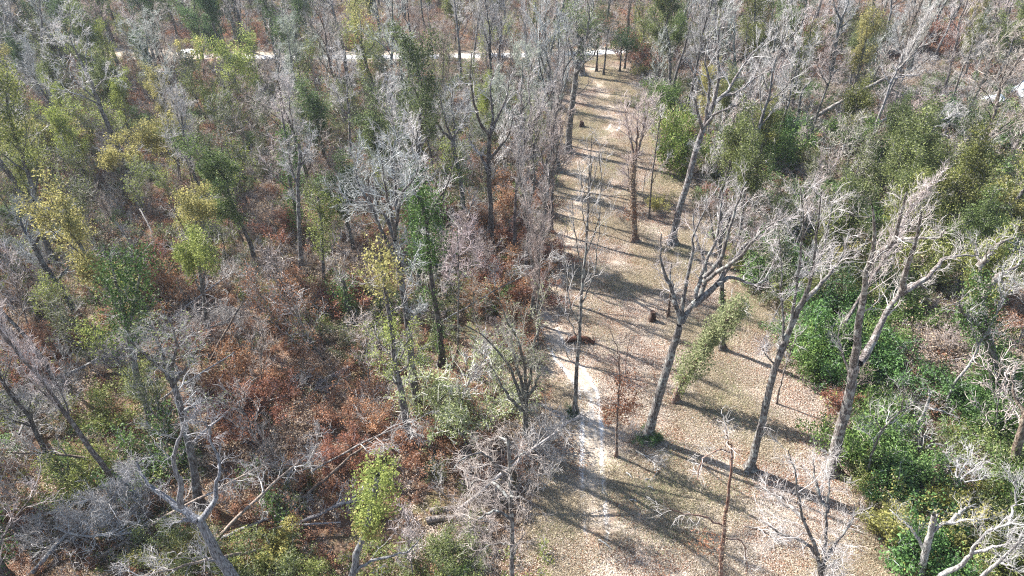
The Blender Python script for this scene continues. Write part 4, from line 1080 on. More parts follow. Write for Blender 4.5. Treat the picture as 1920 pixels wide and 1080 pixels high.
for (x, y, s, k) in [(1520, 690, 1.3, 'holly'), (1560, 700, 1.5, 'holly'), (1590, 660, 1.3, 'holly'), (1545, 640, 1.4, 'holly'), (1500, 640, 1.1, 'holly'), (1640, 690, 1.2, 'holly'), (1655, 640, 1.1, 'holly'),
                     (1690, 600, 1.2, 'holly'), (1620, 560, 1.3, 'oak'), (1570, 560, 1.3, 'oak'), (1500, 560, 1.2, 'oak'), (1440, 520, 1.2, 'holly'), (1460, 480, 1.3, 'holly'), (1410, 500, 1.0, 'oak'),
                     (1650, 860, 1.2, 'holly'), (1690, 890, 1.3, 'holly'), (1640, 910, 1.1, 'oak'), (1680, 930, 1.1, 'holly'), (1600, 850, 1.0, 'holly'), (1650, 800, 1.1, 'holly'), (1720, 870, .9, 'oak'), (1620, 780, 1.1, 'holly'),
                     (1850, 760, 1.3, 'holly'), (1890, 730, 1.3, 'holly'), (1800, 750, 1.1, 'holly'), (1870, 820, 1.3, 'holly'), (1910, 800, 1.2, 'holly'), (1850, 870, 1.1, 'oak'), (1900, 940, 1.1, 'holly'), (1840, 960, 1.0, 'oak'),
                     (1700, 1000, 1.2, 'gold'), (1660, 975, 1.0, 'gold'), (1730, 1060, 1.1, 'holly'), (1790, 1040, 1.2, 'oak'), (1850, 1060, 1.2, 'gold'), (1900, 1030, 1.1, 'oak'), (1760, 1100, 1.2, 'gold'), (1640, 960, .8, 'tan'),
                     (1450, 300, 1.5, 'holly'), (1480, 250, 1.5, 'holly'), (1440, 260, 1.3, 'holly'), (1510, 300, 1.2, 'oak'), (1590, 260, 1.3, 'holly'), (1680, 330, 1.6, 'oak'), (1720, 300, 1.6, 'oak'), (1760, 340, 1.5, 'oak'),
                     (1640, 300, 1.2, 'holly'), (1800, 240, 1.6, 'holly'), (1860, 250, 1.6, 'oak'), (1900, 270, 1.5, 'holly'), (1660, 370, 1.6, 'oak'), (1740, 400, 1.6, 'oak'), (1800, 390, 1.6, 'gold'), (1850, 370, 1.6, 'oak'), (1890, 410, 1.6, 'gold'),
                     (1250, 190, 1.2, 'holly'), (1225, 170, 1.3, 'grey'), (1240, 240, 1.1, 'grey'), (1215, 120, 1.6, 'rust'), (1195, 130, 1.2, 'gold'), (1600, 590, 1.2, 'holly'), (1730, 500, 1.4, 'oak'), (1790, 470, 1.4, 'oak'),
                     (1690, 640, 1.4, 'tan'), (1740, 620, 1.5, 'tan'), (1780, 650, 1.3, 'pink'), (1820, 640, 1.3, 'tan'), (1740, 670, 1.3, 'tan'), (1890, 660, 1.4, 'tan'), (1560, 740, .8, 'rust'), (1580, 770, .8, 'rust'), (1600, 800, .8, 'tan'),
                     (450, 690, 1.3, 'rust'), (420, 740, 1.3, 'rust'), (500, 760, 1.2, 'rust'), (540, 720, 1.1, 'rust'), (470, 800, 1.2, 'rust'), (600, 770, 1.1, 'rust'), (650, 800, 1.1, 'rust'), (700, 790, 1.1, 'rust'), (740, 850, 1.1, 'rust'),
                     (800, 830, 1.2, 'rust'), (860, 850, 1.1, 'rust'), (900, 870, 1.0, 'rust'), (560, 800, 1.1, 'tan'), (640, 860, 1.1, 'rust'), (520, 850, 1.1, 'tan'), (930, 520, 1.3, 'rust'), (960, 560, 1.3, 'rust'), (900, 560, 1.2, 'rust'),
                     (985, 500, 1.3, 'rust'), (990, 560, 1.2, 'rust'), (985, 440, 1.3, 'rust'), (1000, 380, 1.4, 'rust'), (930, 400, 1.5, 'rust'), (955, 350, 1.5, 'rust'), (1000, 330, 1.4, 'rust'), (880, 480, 1.3, 'pink'), (900, 500, 1.2, 'pink'),
                     (830, 470, 1.3, 'pink'), (985, 650, 1.1, 'rust'), (975, 610, 1.1, 'rust'), (940, 640, 1.1, 'pink'), (650, 560, 1.3, 'rust'), (560, 560, 1.3, 'rust'), (540, 430, 1.5, 'rust'), (290, 560, 1.4, 'rust'), (300, 500, 1.4, 'rust'), (380, 640, 1.3, 'rust'),
                     (330, 560, 1.4, 'rust'), (240, 760, 1.3, 'oak'), (170, 900, 1.2, 'oak'), (90, 780, 1.2, 'grey'), (60, 700, 1.2, 'rust'), (40, 770, 1.1, 'grey'), (140, 640, 1.2, 'rust'), (330, 1040, 0.94, 'gold'), (300, 1010, 0.86, 'oak'), (380, 1060, 0.79, 'oak'),
                     (480, 1060, 0.86, 'oak'), (520, 1030, 0.79, 'gold'), (510, 1090, 1.3, 'oak'), (560, 1080, 0.79, 'oak'), (90, 1000, 1.1, 'grey'), (200, 1000, 1.2, 'grey'), (240, 960, 1.2, 'grey'), (850, 1060, .9, 'oak'), (790, 1050, .9, 'oak'),
                     (600, 690, 1.0, 'tan'), (700, 930, 1.0, 'rust'), (900, 950, 1.1, 'pink'), (930, 900, 1.1, 'pink'), (900, 1000, 1.0, 'pink'), (1000, 830, 1.0, 'grey'), (1010, 880, .9, 'grey'), (1030, 480, 1, 'rust'), (840, 760, 1.0, 'oak'),
                     (800, 420, 1.3, 'rust'), (1240, 380, .9, 'gold'), (1340, 300, 1.3, 'gold'), (1330, 370, 1.3, 'rust'), (1380, 360, 1.4, 'grey'), (1410, 430, 1.4, 'grey'), (1360, 400, 1.2, 'pink'), (1430, 380, 1.4, 'pink'), (1500, 420, 1.5, 'grey'), (1540, 470, 1.4, 'gold')]:
    shrub(k, gp(x + random.uniform(-8, 8), y + 12), s * random.uniform(.85, 1.15), random.uniform(.75, 1.1), None,
          {'holly': random.choice([(1, 1, 1), (1.15, 1.1, .9), (.8, .95, .9)]), 'oak': random.choice([(1.4, 1.4, .85), (1.1, 1.15, .9)]), 'gold': random.choice([(.8, .85, .75), (.95, .95, .8)]), 'rust': random.choice([(1, 1, 1), (1.15, 1.2, 1.1), (.9, .8, .85)])}.get(k))

for i in range(70):
    t_ = i / 69
    x_ = -40 + t_ * 380 if i < 26 else 1185 + (i - 26) / 43 * 780
    y_ = np.interp(x_, [p_[0] for p_ in ROAD_PX], [p_[1] for p_ in ROAD_PX]) + random.uniform(9, 22)
    shrub(random.choice(['oak', 'oak', 'grey', 'rust', 'gold', 'pink']), gp(x_ + random.uniform(-8, 8), y_), random.uniform(1.3, 2.0), random.uniform(.9, 1.5), None, None)

# ------------------------------------------------------------------ undergrowth nobody could count
def multi_mesh(name, parts):
    """one mesh from several (acc, material)"""
    parts = [(a, m_) for a, m_ in parts if a.n]
    A = Acc(); mi = []
    for i, (a, m_) in enumerate(parts):
        for v, q_, t_ in zip([np.concatenate(a.v)], [np.concatenate(a.q)], [np.concatenate(a.a)]):
            A.add(v, q_, t_); mi.append(np.full(len(q_), i, np.int32))
    me = A.mesh(name, parts[0][1], False)
    for _, m_ in parts[1:]: me.materials.append(m_)
    me.polygons.foreach_set('material_index', np.concatenate(mi))
    return me

def scatter(name, protos, P, rot, scl, idx, kind='stuff'):
    """one object: copies of PROTOS on the points P, by geometry nodes"""
    me = bpy.data.meshes.new(name); me.vertices.add(len(P)); me.vertices.foreach_set('co', P.astype(np.float32).ravel())
    for nm, ty, arr in (('rot', 'FLOAT_VECTOR', rot), ('scl', 'FLOAT_VECTOR', scl)):
        at = me.attributes.new(nm, ty, 'POINT'); at.data.foreach_set('vector', arr.astype(np.float32).ravel())
    at = me.attributes.new('idx', 'INT', 'POINT'); at.data.foreach_set('value', idx.astype(np.int32))
    o = link(name, me); o['kind'] = kind
    ng = bpy.data.node_groups.new(name, 'GeometryNodeTree')
    ng.interface.new_socket('Geometry', in_out='INPUT', socket_type='NodeSocketGeometry')
    ng.interface.new_socket('Geometry', in_out='OUTPUT', socket_type='NodeSocketGeometry')
    gi = ng.nodes.new('NodeGroupInput'); go = ng.nodes.new('NodeGroupOutput')
    jn = ng.nodes.new('GeometryNodeJoinGeometry')
    def attr(nm, ty):
        n = ng.nodes.new('GeometryNodeInputNamedAttribute'); n.data_type = ty; n.inputs[0].default_value = nm
        return n.outputs[0]
    ra, sa, ia = attr('rot', 'FLOAT_VECTOR'), attr('scl', 'FLOAT_VECTOR'), attr('idx', 'INT')
    for k, pm in enumerate(protos):
        po = bpy.data.objects.new(name + '_plant', pm)
        oi = ng.nodes.new('GeometryNodeObjectInfo'); oi.inputs['Object'].default_value = po; oi.inputs['As Instance'].default_value = True
        ip = ng.nodes.new('GeometryNodeInstanceOnPoints')
        cm = ng.nodes.new('FunctionNodeCompare'); cm.data_type = 'INT'; cm.operation = 'EQUAL'
        ng.links.new(ia, cm.inputs[2]); cm.inputs[3].default_value = k
        ng.links.new(gi.outputs[0], ip.inputs['Points']); ng.links.new(cm.outputs[0], ip.inputs['Selection'])
        ng.links.new(oi.outputs['Geometry'], ip.inputs['Instance'])
        ng.links.new(ra, ip.inputs['Rotation']); ng.links.new(sa, ip.inputs['Scale'])
        ng.links.new(ip.outputs[0], jn.inputs[0])
    ng.links.new(jn.outputs[0], go.inputs[0])
    md = o.modifiers.new('scatter', 'NODES'); md.node_group = ng
    return o

def bm(nm, *a, tw='twig', leaf=None, **k):
    ac, al = brush_mesh(nm, *a, tw, leaf=leaf, **k)
    return multi_mesh(nm, [(ac, M[tw])] + ([(al, M[leaf])] if leaf else []))

UG = {'rust': [bm('rust_brush', 7, 1.1, 2.2, leaf='rust', cnt=900, size=.12, jit=.14, tw='twigp', wig=.35), bm('rust_brush', 6, .7, 2.4, leaf='rust', cnt=700, size=.11, jit=.12, tw='twigp', wig=.4)],
      'grey': [bm('grey_brush', 9, 1.7, 2.2, n=(5, 5), wig=.4), bm('grey_brush', 9, 1.2, 2.6, n=(5, 5), wig=.45, dome=.25, up=.05)],
      'pink': [bm('pink_brush', 9, 1.5, 2.2, n=(5, 5), wig=.35, tw='twigp'), bm('pink_brush', 8, 1.0, 2.4, n=(5, 5), wig=.4, tw='twigp', leaf='tan', cnt=350, size=.1)],
      'tan': [bm('tan_brush', 8, .8, 2.4, leaf='tan', cnt=600, size=.11, jit=.14, tw='twigp', wig=.45, dome=.25), bm('tan_brush', 8, 1.2, 2.2, leaf='tan', cnt=450, size=.11, jit=.14, wig=.4)],
      'olive': [bm('olive_brush', 8, 1.3, 2.2, leaf='oak', cnt=1000, size=.12, jit=.16), bm('olive_brush', 7, .8, 2.6, leaf='ygreen', cnt=700, size=.11, jit=.14)],
      'green': [bm('green_brush', 8, 1.4, 2.2, leaf='holly', cnt=1500, size=.12, jit=.2), bm('green_brush', 7, 1.0, 2.4, leaf='holly', cnt=1200, size=.11, jit=.18)]}
UN = {'rust': 'rusty_undergrowth', 'grey': 'grey_brushwood', 'pink': 'pinkish_brushwood', 'tan': 'dry_undergrowth', 'olive': 'olive_undergrowth', 'green': 'green_undergrowth'}

def weights(x, y):
    if y < 215 and x < 460: return dict(rust=.25, grey=.25, pink=.2, tan=.1, olive=.2, green=0)
    if y < 150: return dict(rust=.25, grey=.25, pink=.2, tan=.15, olive=.15, green=0)
    if x > 1200 and y < 340: return dict(rust=.12, grey=.2, pink=.18, tan=.2, olive=.18, green=.12)
    if x > 1200:
        if 600 < y < 720 and x > 1650: return dict(rust=.15, grey=.1, pink=.2, tan=.45, olive=.05, green=.05)
        return dict(rust=.08, grey=.17, pink=.08, tan=.26, olive=.27, green=.12)
    if y > 600: return dict(rust=.38, grey=.1, pink=.1, tan=.26, olive=.15, green=.01) if x > 380 else dict(rust=.3, grey=.16, pink=.1, tan=.16, olive=.24, green=.04)
    if y > 350: return dict(rust=.2, grey=.2, pink=.2, tan=.14, olive=.24, green=.03)
    return dict(rust=.13, grey=.25, pink=.22, tan=.1, olive=.25, green=.05)
pts = {k: [] for k in UG}
D = 14.0
while D < 260:
    st = 1.3 if D < 110 else 1.8 if D < 170 else 2.6
    dep = D * CP + CAM_H * SP; hw = dep * .78 + 8
    X = -hw
    while X < hw:
        xx = X + random.uniform(-.6, .6) * st; yy = D + random.uniform(-.6, .6) * st
        X += st
        x, y, d_ = px((xx, yy, 0))
        nv = mnoise.noise(Vector((xx * .12, yy * .12, 3.0)))
        dens = .95 if y < 600 else .8
        if y > 600 and x < 1100: dens = (.55 if x > 380 else .72) + .6 * nv
        if x > 1200 and y > 200: dens = .95
        if random.random() > dens: continue
        wts = weights(x, y)
        ks = list(wts)
        ww = [wts[k] * math.exp(2.6 * mnoise.noise(Vector((xx * .1 + 17 * i, yy * .1, i * 5.3)))) for i, k in enumerate(ks)]
        k = random.choices(ks, ww)[0]
        pts[k].append((xx, yy))
    D += st
ug_total = 0
for k, L in pts.items():
    A = np.array(L)
    s_ = sdist(A[:, 0], A[:, 1], CLEAR); r_ = road_dist(A[:, 0], A[:, 1])
    A = A[(s_ < -.4 + .9 * np.sin(A[:, 1] * 1.7)) & (r_ > 2.9 + .7 * np.sin(A[:, 0] * .8))]
    n_ = len(A); ug_total += n_
    P = np.column_stack([A, zg(A[:, 0], A[:, 1])])
    rot = np.column_stack([rng.normal(0, .08, n_), rng.normal(0, .08, n_), rng.random(n_) * 6.28])
    s1 = rng.uniform(.6, 1.2, n_) * (1 + .5 * (rng.random(n_) < .18))
    o = scatter(UN[k], UG[k], P, rot, np.column_stack([s1, s1, s1 * rng.uniform(.7, 1.25, n_)]), rng.integers(0, 2, n_))
print('undergrowth', ug_total)

# leaves and grass lying on the clearing
def litter_mesh(nm, n, R, size, mats, lift=.03, flatn=1.0):
    al = Acc(); n1 = n
    ang = rng.random(n1) * 6.28; r = R * rng.random(n1) ** .5
    C = np.stack([np.cos(ang) * r, np.sin(ang) * r, np.full(n1, lift) + .03 * rng.random(n1)], 1)
    leaves(al, C, size, None, up=2.5)
    return al.mesh(nm, M[mats], False)

def blade_mesh(nm, n, R, H, mt):
    al = Acc(); ang = rng.random(n) * 6.28; r = R * rng.random(n) ** .5
    b = np.stack([np.cos(ang) * r, np.sin(ang) * r, np.zeros(n)], 1)
    sd2 = unit(np.column_stack([rng.standard_normal((n, 2)), np.zeros(n)])) * .014
    tip = b + np.column_stack([rng.standard_normal((n, 2)) * .07, H * (.5 + .8 * rng.random(n))])
    V_ = np.stack([b - sd2, b + sd2, tip + sd2 * .3, tip - sd2 * .3], 1)
    al.add(V_.reshape(-1, 3), np.arange(n * 4).reshape(n, 4), np.repeat(rng.random(n), 4))
    return al.mesh(nm, M[mt], False)
LT = [litter_mesh('leaf_patch', 260, .9, .06, 'litter'), litter_mesh('leaf_patch', 130, .9, .085, 'rust')]
GR = [blade_mesh('grass_patch', 420, 1.0, .10, 'straw'), blade_mesh('grass_patch', 140, 1.0, .12, 'pale')]
lp = []; gpp = []
for _ in range(60000):
    yy = random.uniform(18, 128); xx = random.uniform(-45, 60)
    x, y, d_ = px((xx, yy, 0))
    if -20 < x < 1940 and y < 1150: lp.append((xx, yy))
TX = resample(tp, 120)[:, :2]
def track_dist(A):
    return np.min(np.hypot(A[:, None, 0] - TX[None, :, 0], A[:, None, 1] - TX[None, :, 1]), 1)
A = np.array(lp); A = A[(track_dist(A) > 1.2 + .35 * np.sin(A[:, 1])) | (rng.random(len(A)) < .015 + .3 * np.clip((A[:, 1] - 46) / 14, 0, 1) + .35 * np.clip((31 - A[:, 1]) / 9, 0, 1))]; s_ = sdist(A[:, 0], A[:, 1], CLEAR); inside = A[s_ > -1.5]; out = A[(s_ < -1.5) & (A[:, 1] < 75)]
nv = np.array([mnoise.noise(Vector((a * .16, b * .16, 9))) for a, b in inside])
L_ = np.vstack([inside[rng.random(len(nv)) < np.clip(.6 - 1.0 * nv, .12, 1)][:6000], out[:2000]])
G_ = inside[rng.random(len(nv)) < np.clip(.3 + 1.0 * nv, .05, 1)][:3200]
for nm, ms, A in (('fallen_leaves', LT, L_), ('grass', GR, G_)):
    n_ = len(A); rot = np.column_stack([np.zeros((n_, 2)), rng.random(n_) * 6.28]); s1 = rng.uniform(.7, 1.3, n_)
    scatter(nm, ms, np.column_stack([A, zg(A[:, 0], A[:, 1]) + .01]), rot, np.column_stack([s1, s1, s1]), (rng.random(n_) < (.28 if nm == 'fallen_leaves' else .2)).astype(int))

# ------------------------------------------------------------------ logs, stumps, fallen crowns
def log(name, label, cat, pl, r0, r1, mat='dead', col=None, twigs=None, z=.12, lm=None, twmat='twigd', ends=True):
    P = np.array([gp(x, y, (q_[0] if q_ else z)) for x, y, *q_ in pl]); b = P[0].copy(); b[2] = 0
    P = resample(P - b, 12, .02)
    rt = root(name, b)
    ac = Acc(); R = np.linspace(r0, r1, 12); tubes(ac, P[None], R[None], 9, .06)
    # closed sawn ends
    for e, s in ((0, 1), (11, -1)):
        n0 = e * 9; ring = ac.v[0][n0:n0 + 9]; c = ring.mean(0)
        vv = np.vstack([ring, c[None]]); qq = [[i, (i + 1) % 9, 9, 9] for i in range(9)]
        ac.add(vv, [[i, (i + 1) % 9, (i + 2) % 9, 9] for i in range(0, 9, 2)], np.full(10, .5))
    add_part(rt, 'trunk', ac, M[mat], col)
    if twigs:
        ac = Acc(); nl, n3, n4 = twigs
        Q, RQ = spawn(P[None, 3:], R[None, 3:], nl, .1, 1, 15, 55, .5, 7, .25, .1, .6, .02, lmin=.8)
        Q[..., 2] = np.abs(Q[..., 2]); tubes(ac, Q, RQ, 4)
        t3 = fine_crown(ac, Q, RQ, n3, n4, 4, up=.05, wig=.3)
        add_part(rt, 'crown', ac, M[twmat])
    tag(rt, label, cat)
    if lm:
        rec = Rec(); rec.o = rt; rec.p = b; rec.lm = lm; rec.H = 1; HEROES.append(rec)
    return rt
log('fallen_log', 'stout grey log lying on olive ground with one end resting in brush', 'log', [(596, 722), (622, 706), (648, 694), (668, 680)], .27, .20, lm='stout grey log', col=(.85, .82, .85))
log('fallen_log', 'short dark broken log piece crossing under the stout grey log', 'log', [(600, 708), (612, 722), (616, 738)], .2, .16, 'brown')
log('fallen_log', 'upper of two parallel pale logs in the dark rust brush', 'log', [(806, 957), (840, 954), (873, 951)], .19, .17, col=(.9, .82, .78), lm='parallel pale logs')
log('fallen_log', 'lower of two parallel pale logs in the dark rust brush', 'log', [(800, 976), (840, 970), (882, 967)], .22, .19, col=(.9, .82, .78))
log('fallen_branch', 'long curved pale branch arching beside the plump yellow ivy column', 'branch', [(555, 983, .3), (600, 965, .6), (630, 948, 1.0), (660, 940, 1.2), (692, 936, 1.1)], .14, .08, twigs=(4, 3, 3), col=(.8, .78, .8), lm='long curved pale branch')
log('fallen_branch', 'pale branch leaning over dark brush above the long curved branch', 'branch', [(563, 862, 1.2), (545, 885, .8), (530, 915, .4), (517, 960, .1)], .10, .05, twigs=(4, 3, 3), col=(.8, .8, .85))
log('fallen_branch', 'thin white branch lying slanted in the dark corner brush', 'branch', [(10, 790, .3), (28, 765, .4), (55, 745, .5), (72, 738, .6)], .09, .05, twigs=(3, 3, 3))
log('fallen_branch', 'straight grey pole lying behind the dark leaning corner pole', 'branch', [(66, 660, .3), (95, 632, .6), (124, 602, .9)], .11, .09, col=(.8, .8, .85))
log('fallen_tree', 'fallen grey crown spreading a mat of fine twigs across the shady lower woods', 'fallen tree', [(100, 715, .3), (150, 690, .6), (200, 665, 1.2), (250, 645, 1.6)], .17, .08, twigs=(12, 7, 6), lm='fallen grey crown', twmat='twig')
log('fallen_tree', 'fallen branchy limb stretching pale twigs beside the ivied forked tree', 'fallen tree', [(300, 660, .8), (350, 635, 1.2), (400, 612, 1.6), (430, 600, 1.8)], .13, .06, twigs=(9, 6, 5), twmat='twig')
log('fallen_tree', 'fallen spiky crown with white twigs near the broken silvery oak', 'fallen tree', [(60, 1075, .2), (110, 1015, .8), (150, 985, 1.4), (200, 945, 2.0), (240, 900, 2.2)], .14, .06, twigs=(14, 7, 6), lm='fallen spiky crown')
log('fallen_branch', 'curving white branch across the fallen spiky crown', 'branch', [(105, 990, 1.4), (150, 1005, 1.5), (200, 1002, 1.5), (250, 998, 1.5)], .08, .04, twigs=(5, 4, 3))
log('fallen_branch', 'long thin pale branch hanging at the dark lower woods corner', 'branch', [(0, 1015, .5), (25, 1006, .8), (55, 1003, .8), (82, 990, .8)], .06, .03)
log('fallen_tree', 'fallen pale crown with a dense fan of dry twigs in the far brush', 'fallen tree', [(1600, 262, .5), (1640, 235, 1.0), (1690, 208, 1.8), (1740, 192, 2.2)], .24, .10, twigs=(14, 8, 6), lm='fallen pale crown', twmat='twigp')
log('fallen_tree', 'thin dead tree leaning over the far green brush beyond the fallen pale crown', 'fallen tree', [(1662, 310, .3), (1700, 275, 1.5), (1740, 238, 3.0), (1800, 210, 4.0)], .2, .08, twigs=(14, 6, 5))
log('fallen_branch', 'arching pale pink dead limb beside the grey metal sheet', 'branch', [(1485, 305, .2), (1505, 275, 1.2), (1515, 267, 1.6), (1530, 272, 1.4), (1548, 290, .7), (1556, 302, .2)], .13, .07, twigs=(5, 4, 3), lm='arching pink limb')
log('fallen_log', 'reddish fallen log slanting through far brush under the pale crown', 'log', [(1565, 262, .4), (1590, 245, .7), (1625, 225, .8)], .22, .14, 'brown', (1.6, 1.0, .9))
log('fallen_branch', 'bleached branch stuck out of brush among the grey woods behind golden trees', 'branch', [(262, 392, 3.0), (275, 415, 2.6), (286, 436, 2.0)], .08, .05, col=(.7, .7, .7))
log('fallen_log', 'white log lying in rusty brush behind the crooked limbed dark tree', 'log', [(925, 372, .3), (945, 378, .3), (962, 384, .2)], .16, .12)
log('fallen_log', 'pale log lying between the deep green ivy column and the track', 'log', [(810, 492, .3), (835, 502, .3), (855, 512, .3)], .18, .14)
log('fallen_branch', 'grey branch pointing up out of rust brush by the golden olive trees', 'branch', [(418, 582, .8), (424, 570, 1.3), (429, 560, 1.7)], .08, .05)
log('fallen_log', 'dark mossy trunk piece upright in the hollow of the green thicket', 'log', [(1722, 960, .2), (1738, 930, .8), (1752, 905, 1.4), (1756, 870, 2.0)], .34, .26, 'brown', (.8, .7, .65), lm='mossy hollow trunk')
log('fallen_log', 'pale log end lying low in the hollow of the green thicket', 'log', [(1715, 945, .2), (1728, 925, .5), (1736, 908, .7)], .22, .17)
log('fallen_branch', 'white broken branch hooked beside the dark hollow in the thicket', 'branch', [(1736, 838, 1.2), (1755, 832, 1.2), (1772, 838, 1.1)], .08, .05)
for i, (a_, b_, lab) in enumerate([((1192, 845), (1232, 872), 'long stripped branch lying in leaves just past the big forked tree foot'), ((1218, 865), (1240, 872), 'reddish stick lying against the long stripped branch'),
                  ((1174, 887), (1185, 896), 'short pale stick on the shaded leaves near the track'), ((1210, 900), (1216, 898), 'tiny curved dark stick in the tree shadow on the clearing'),
                  ((1215, 912), (1227, 919), 'small sawn looking stick on the sunny edge of the big shadow'), ((1225, 893), (1240, 883), 'pair of crossed twigs under the reddish stick'),
                  ((1122, 1012), (1146, 1028), 'pale stick lying on dark grass beside the lower track'), ((1180, 937), (1193, 941), 'faint curved stick on the open grass past the shadow band'),
                  ((1100, 585), (1115, 578), 'little branch end casting a dot of shade near the mid track'), ((1122, 583), (1128, 580), 'small woody scrap on the sunny clearing beside the mid track'),
                  ((1660, 1015), (1690, 1048), 'bundle of white dead twigs fallen in the shade at the clearing border'), ((1395, 985), (1440, 1000), 'slender fallen twig beyond the reddish shaggy trunk')]):
    m_ = ((a_[0] + b_[0]) / 2, (a_[1] + b_[1]) / 2 - 2)
    log('fallen_branch', lab, 'branch', [(*a_, .05), (*m_, .09), (*b_, .05)], .055, .035, 'dead' if 'red' not in lab else 'brown', twigs=(4, 3, 2) if i in (10, 11, 0) else None)

for i in range(46):
    for _ in range(40):
        x_, y_ = random.choice([(random.uniform(10, 1000), random.uniform(300, 1050)), (random.uniform(20, 600), random.uniform(500, 1070)), (random.uniform(1330, 1900), random.uniform(140, 800)), (random.uniform(1420, 1900), random.uniform(130, 420))])
        b_ = gp(x_, y_)
        if float(sdist([b_[0]], [b_[1]], CLEAR)[0]) < -3 and float(road_dist([b_[0]], [b_[1]])[0]) > 5: break
    ang = random.choice([random.gauss(.5, .35), random.gauss(.5, .35), random.uniform(0, 6.28)]); Lg = random.uniform(4, 11); zz = random.choice([.3, .6, 2.5, 5.0]) * random.uniform(.6, 1.2)
    rt = root('fallen_log' if zz < 1.2 else 'leaning_dead_trunk', b_)
    P = resample(np.array([[0, 0, .15], [math.cos(ang) * Lg * .5, math.sin(ang) * Lg * .5, .2 + zz * .5 + .15], [math.cos(ang) * Lg, math.sin(ang) * Lg, zz]]), 12, .03)
    r_ = random.uniform(.06, .14); R = np.linspace(r_, r_ * .45, 12)
    ac = Acc(); tubes(ac, P[None], R[None], 8, .08); mt = random.choice(['dead', 'bark', 'dead'])
    cw, cc = random.choice([('pale', (1.15, 1.1, 1.1)), ('grey', (.85, .86, .9)), ('brownish', (.9, .75, .65))])
    add_part(rt, 'trunk', ac, M[mt], cc)
    if random.random() < .65:
        ac = Acc(); Q, RQ = spawn(P[None, 5:], R[None, 5:], 7, .1, 1, 15, 60, .5, 6, .25, .1, .6, .015, lmin=.8); Q[..., 2] = np.abs(Q[..., 2]); tubes(ac, Q, RQ, 4)
        fine_crown(ac, Q, RQ, 5, 4, 3, up=.05, wig=.3); add_part(rt, 'crown', ac, M['twig'])
        br = 'branched'
    else: br = 'bare'
    if zz < 1.2: GEN.append((rt, b_, 1, f'{cw} {br} fallen log', 'log', 'fallen logs in the woods'))
    else: GEN.append((rt, b_, 2, f'{cw} {br} leaning dead trunk', 'dead trunk', 'dead trunks leaning in the woods'))

def stump(label, p, r, h, col, lm=None, hollow=True):
    rt = root('tree_stump', p)
    P = np.array([[0, 0, -.1], [0.01, 0, h * .25], [.02, .01, h * .6], [.03, 0, h]]); P = resample(P, 8)
    ac = Acc(); R = np.linspace(r, r * .8, 8); tubes(ac, P[None], R[None], 12, .08, .7)
    add_part(rt, 'trunk', ac, M['brown'], col)
    ring = ac.v[0][-12:].copy(); ring[:, 2] += .0
    ac2 = Acc(); c = ring.mean(0); c[2] -= .06
    inner = c + (ring - c) * .5; inner[:, 2] = c[2] - .03
    ac2.add(np.vstack([ring, inner, c[None]]), [[i, (i + 1) % 12, 12 + (i + 1) % 12, 12 + i] for i in range(12)] + [[12 + i, 12 + i + 1, 12 + (i + 2) % 12, 24] for i in range(0, 12, 2)])
    add_part(rt, 'cut_top', ac2, M['brown'], tuple(min(1.6, c_ * 1.3) for c_ in col))
    tag(rt, label, 'stump', 'stumps on the clearing')
    if lm:
        rec = Rec(); rec.o = rt; rec.p = p; rec.lm = lm; rec.H = 1; HEROES.append(rec)
stump('charred black stump standing upright in the middle of the clearing', gp(1222, 601), .26, .95, (.35, .32, .32), 'charred black stump')
stump('small black stump alone on pale grass at the far clearing', gp(1090, 238), .3, .8, (.35, .32, .32), 'small far black stump')
stump('mossy low stump ringed by a dark bush at the far clearing', gp(1177, 198), .5, .9, (.7, .75, .5))

# torn up root clump behind the slender tree
rt = root('root_clump', gp(1086, 642)); ac = Acc()
Q0 = np.array([[[-1.1, 0, .15], [-.3, .1, .4], [.6, 0, .35], [1.2, -.2, .1]]]); tubes(ac, np.stack([resample(Q0[0], 10)]), np.linspace(.22, .16, 10)[None], 9, .2)
Q, RQ = spawn(np.stack([resample(Q0[0], 10)]), np.full((1, 10), .12), 16, 0, 1, 50, 100, .45, 5, .4, -.1, .5, .03); Q[..., 2] = np.maximum(Q[..., 2], .03); tubes(ac, Q, RQ, 5)
add_part(rt, 'root', ac, M['brown'], (.6, .42, .36)); tag(rt, 'dark torn root clump on the ground directly behind the slender trackside tree', 'root clump')

def crumple(name, label, cat, p, w_, d_, h_, colr, rough=.5, metal=0, lift=.2, amp=.18):
    m, t = new_mat(name + '_surface'); b = N(t, 'ShaderNodeBsdfPrincipled'); b.inputs['Roughness'].default_value = rough; b.inputs['Metallic'].default_value = metal
    nn = N(t, 'ShaderNodeTexNoise'); nn.inputs['Scale'].default_value = 3
    t.links.new(mixc(t, tuple(c * .7 for c in colr), colr, ramp(t, nn.outputs[0], .4, .6)), b.inputs['Base Color'])
    o_ = N(t, 'ShaderNodeOutputMaterial'); t.links.new(b.outputs[0], o_.inputs[0])
    xs_ = np.linspace(-w_ / 2, w_ / 2, 18); ys_ = np.linspace(-d_ / 2, d_ / 2, 12)
    V_, q_, *_ = grid_mesh(xs_, ys_, lambda X, Y: lift + h_ * np.exp(-((X / w_ * 2.4) ** 2 + (Y / d_ * 2.4) ** 2)) + amp * np.sin(X * 2.7 + Y * 1.9) * np.cos(Y * 3.1 - X))
    V_ = V_ + rng.standard_normal(V_.shape) * amp * .35
    top = Acc(); top.add(V_, q_); n_ = len(V_)
    low = V_ - np.array([0, 0, .04]); top.add(low, q_[:, ::-1])
    o = link(name, top.mesh(name, m, False)); o.location = tuple(p); tag(o, label, cat); return o
crumple('plastic_sheet', 'crumpled white sheet lying in far brush behind the yellowish spreading tree', 'sheet', gp(1866, 192), 3.4, 2.6, .9, (.75, .78, .82))
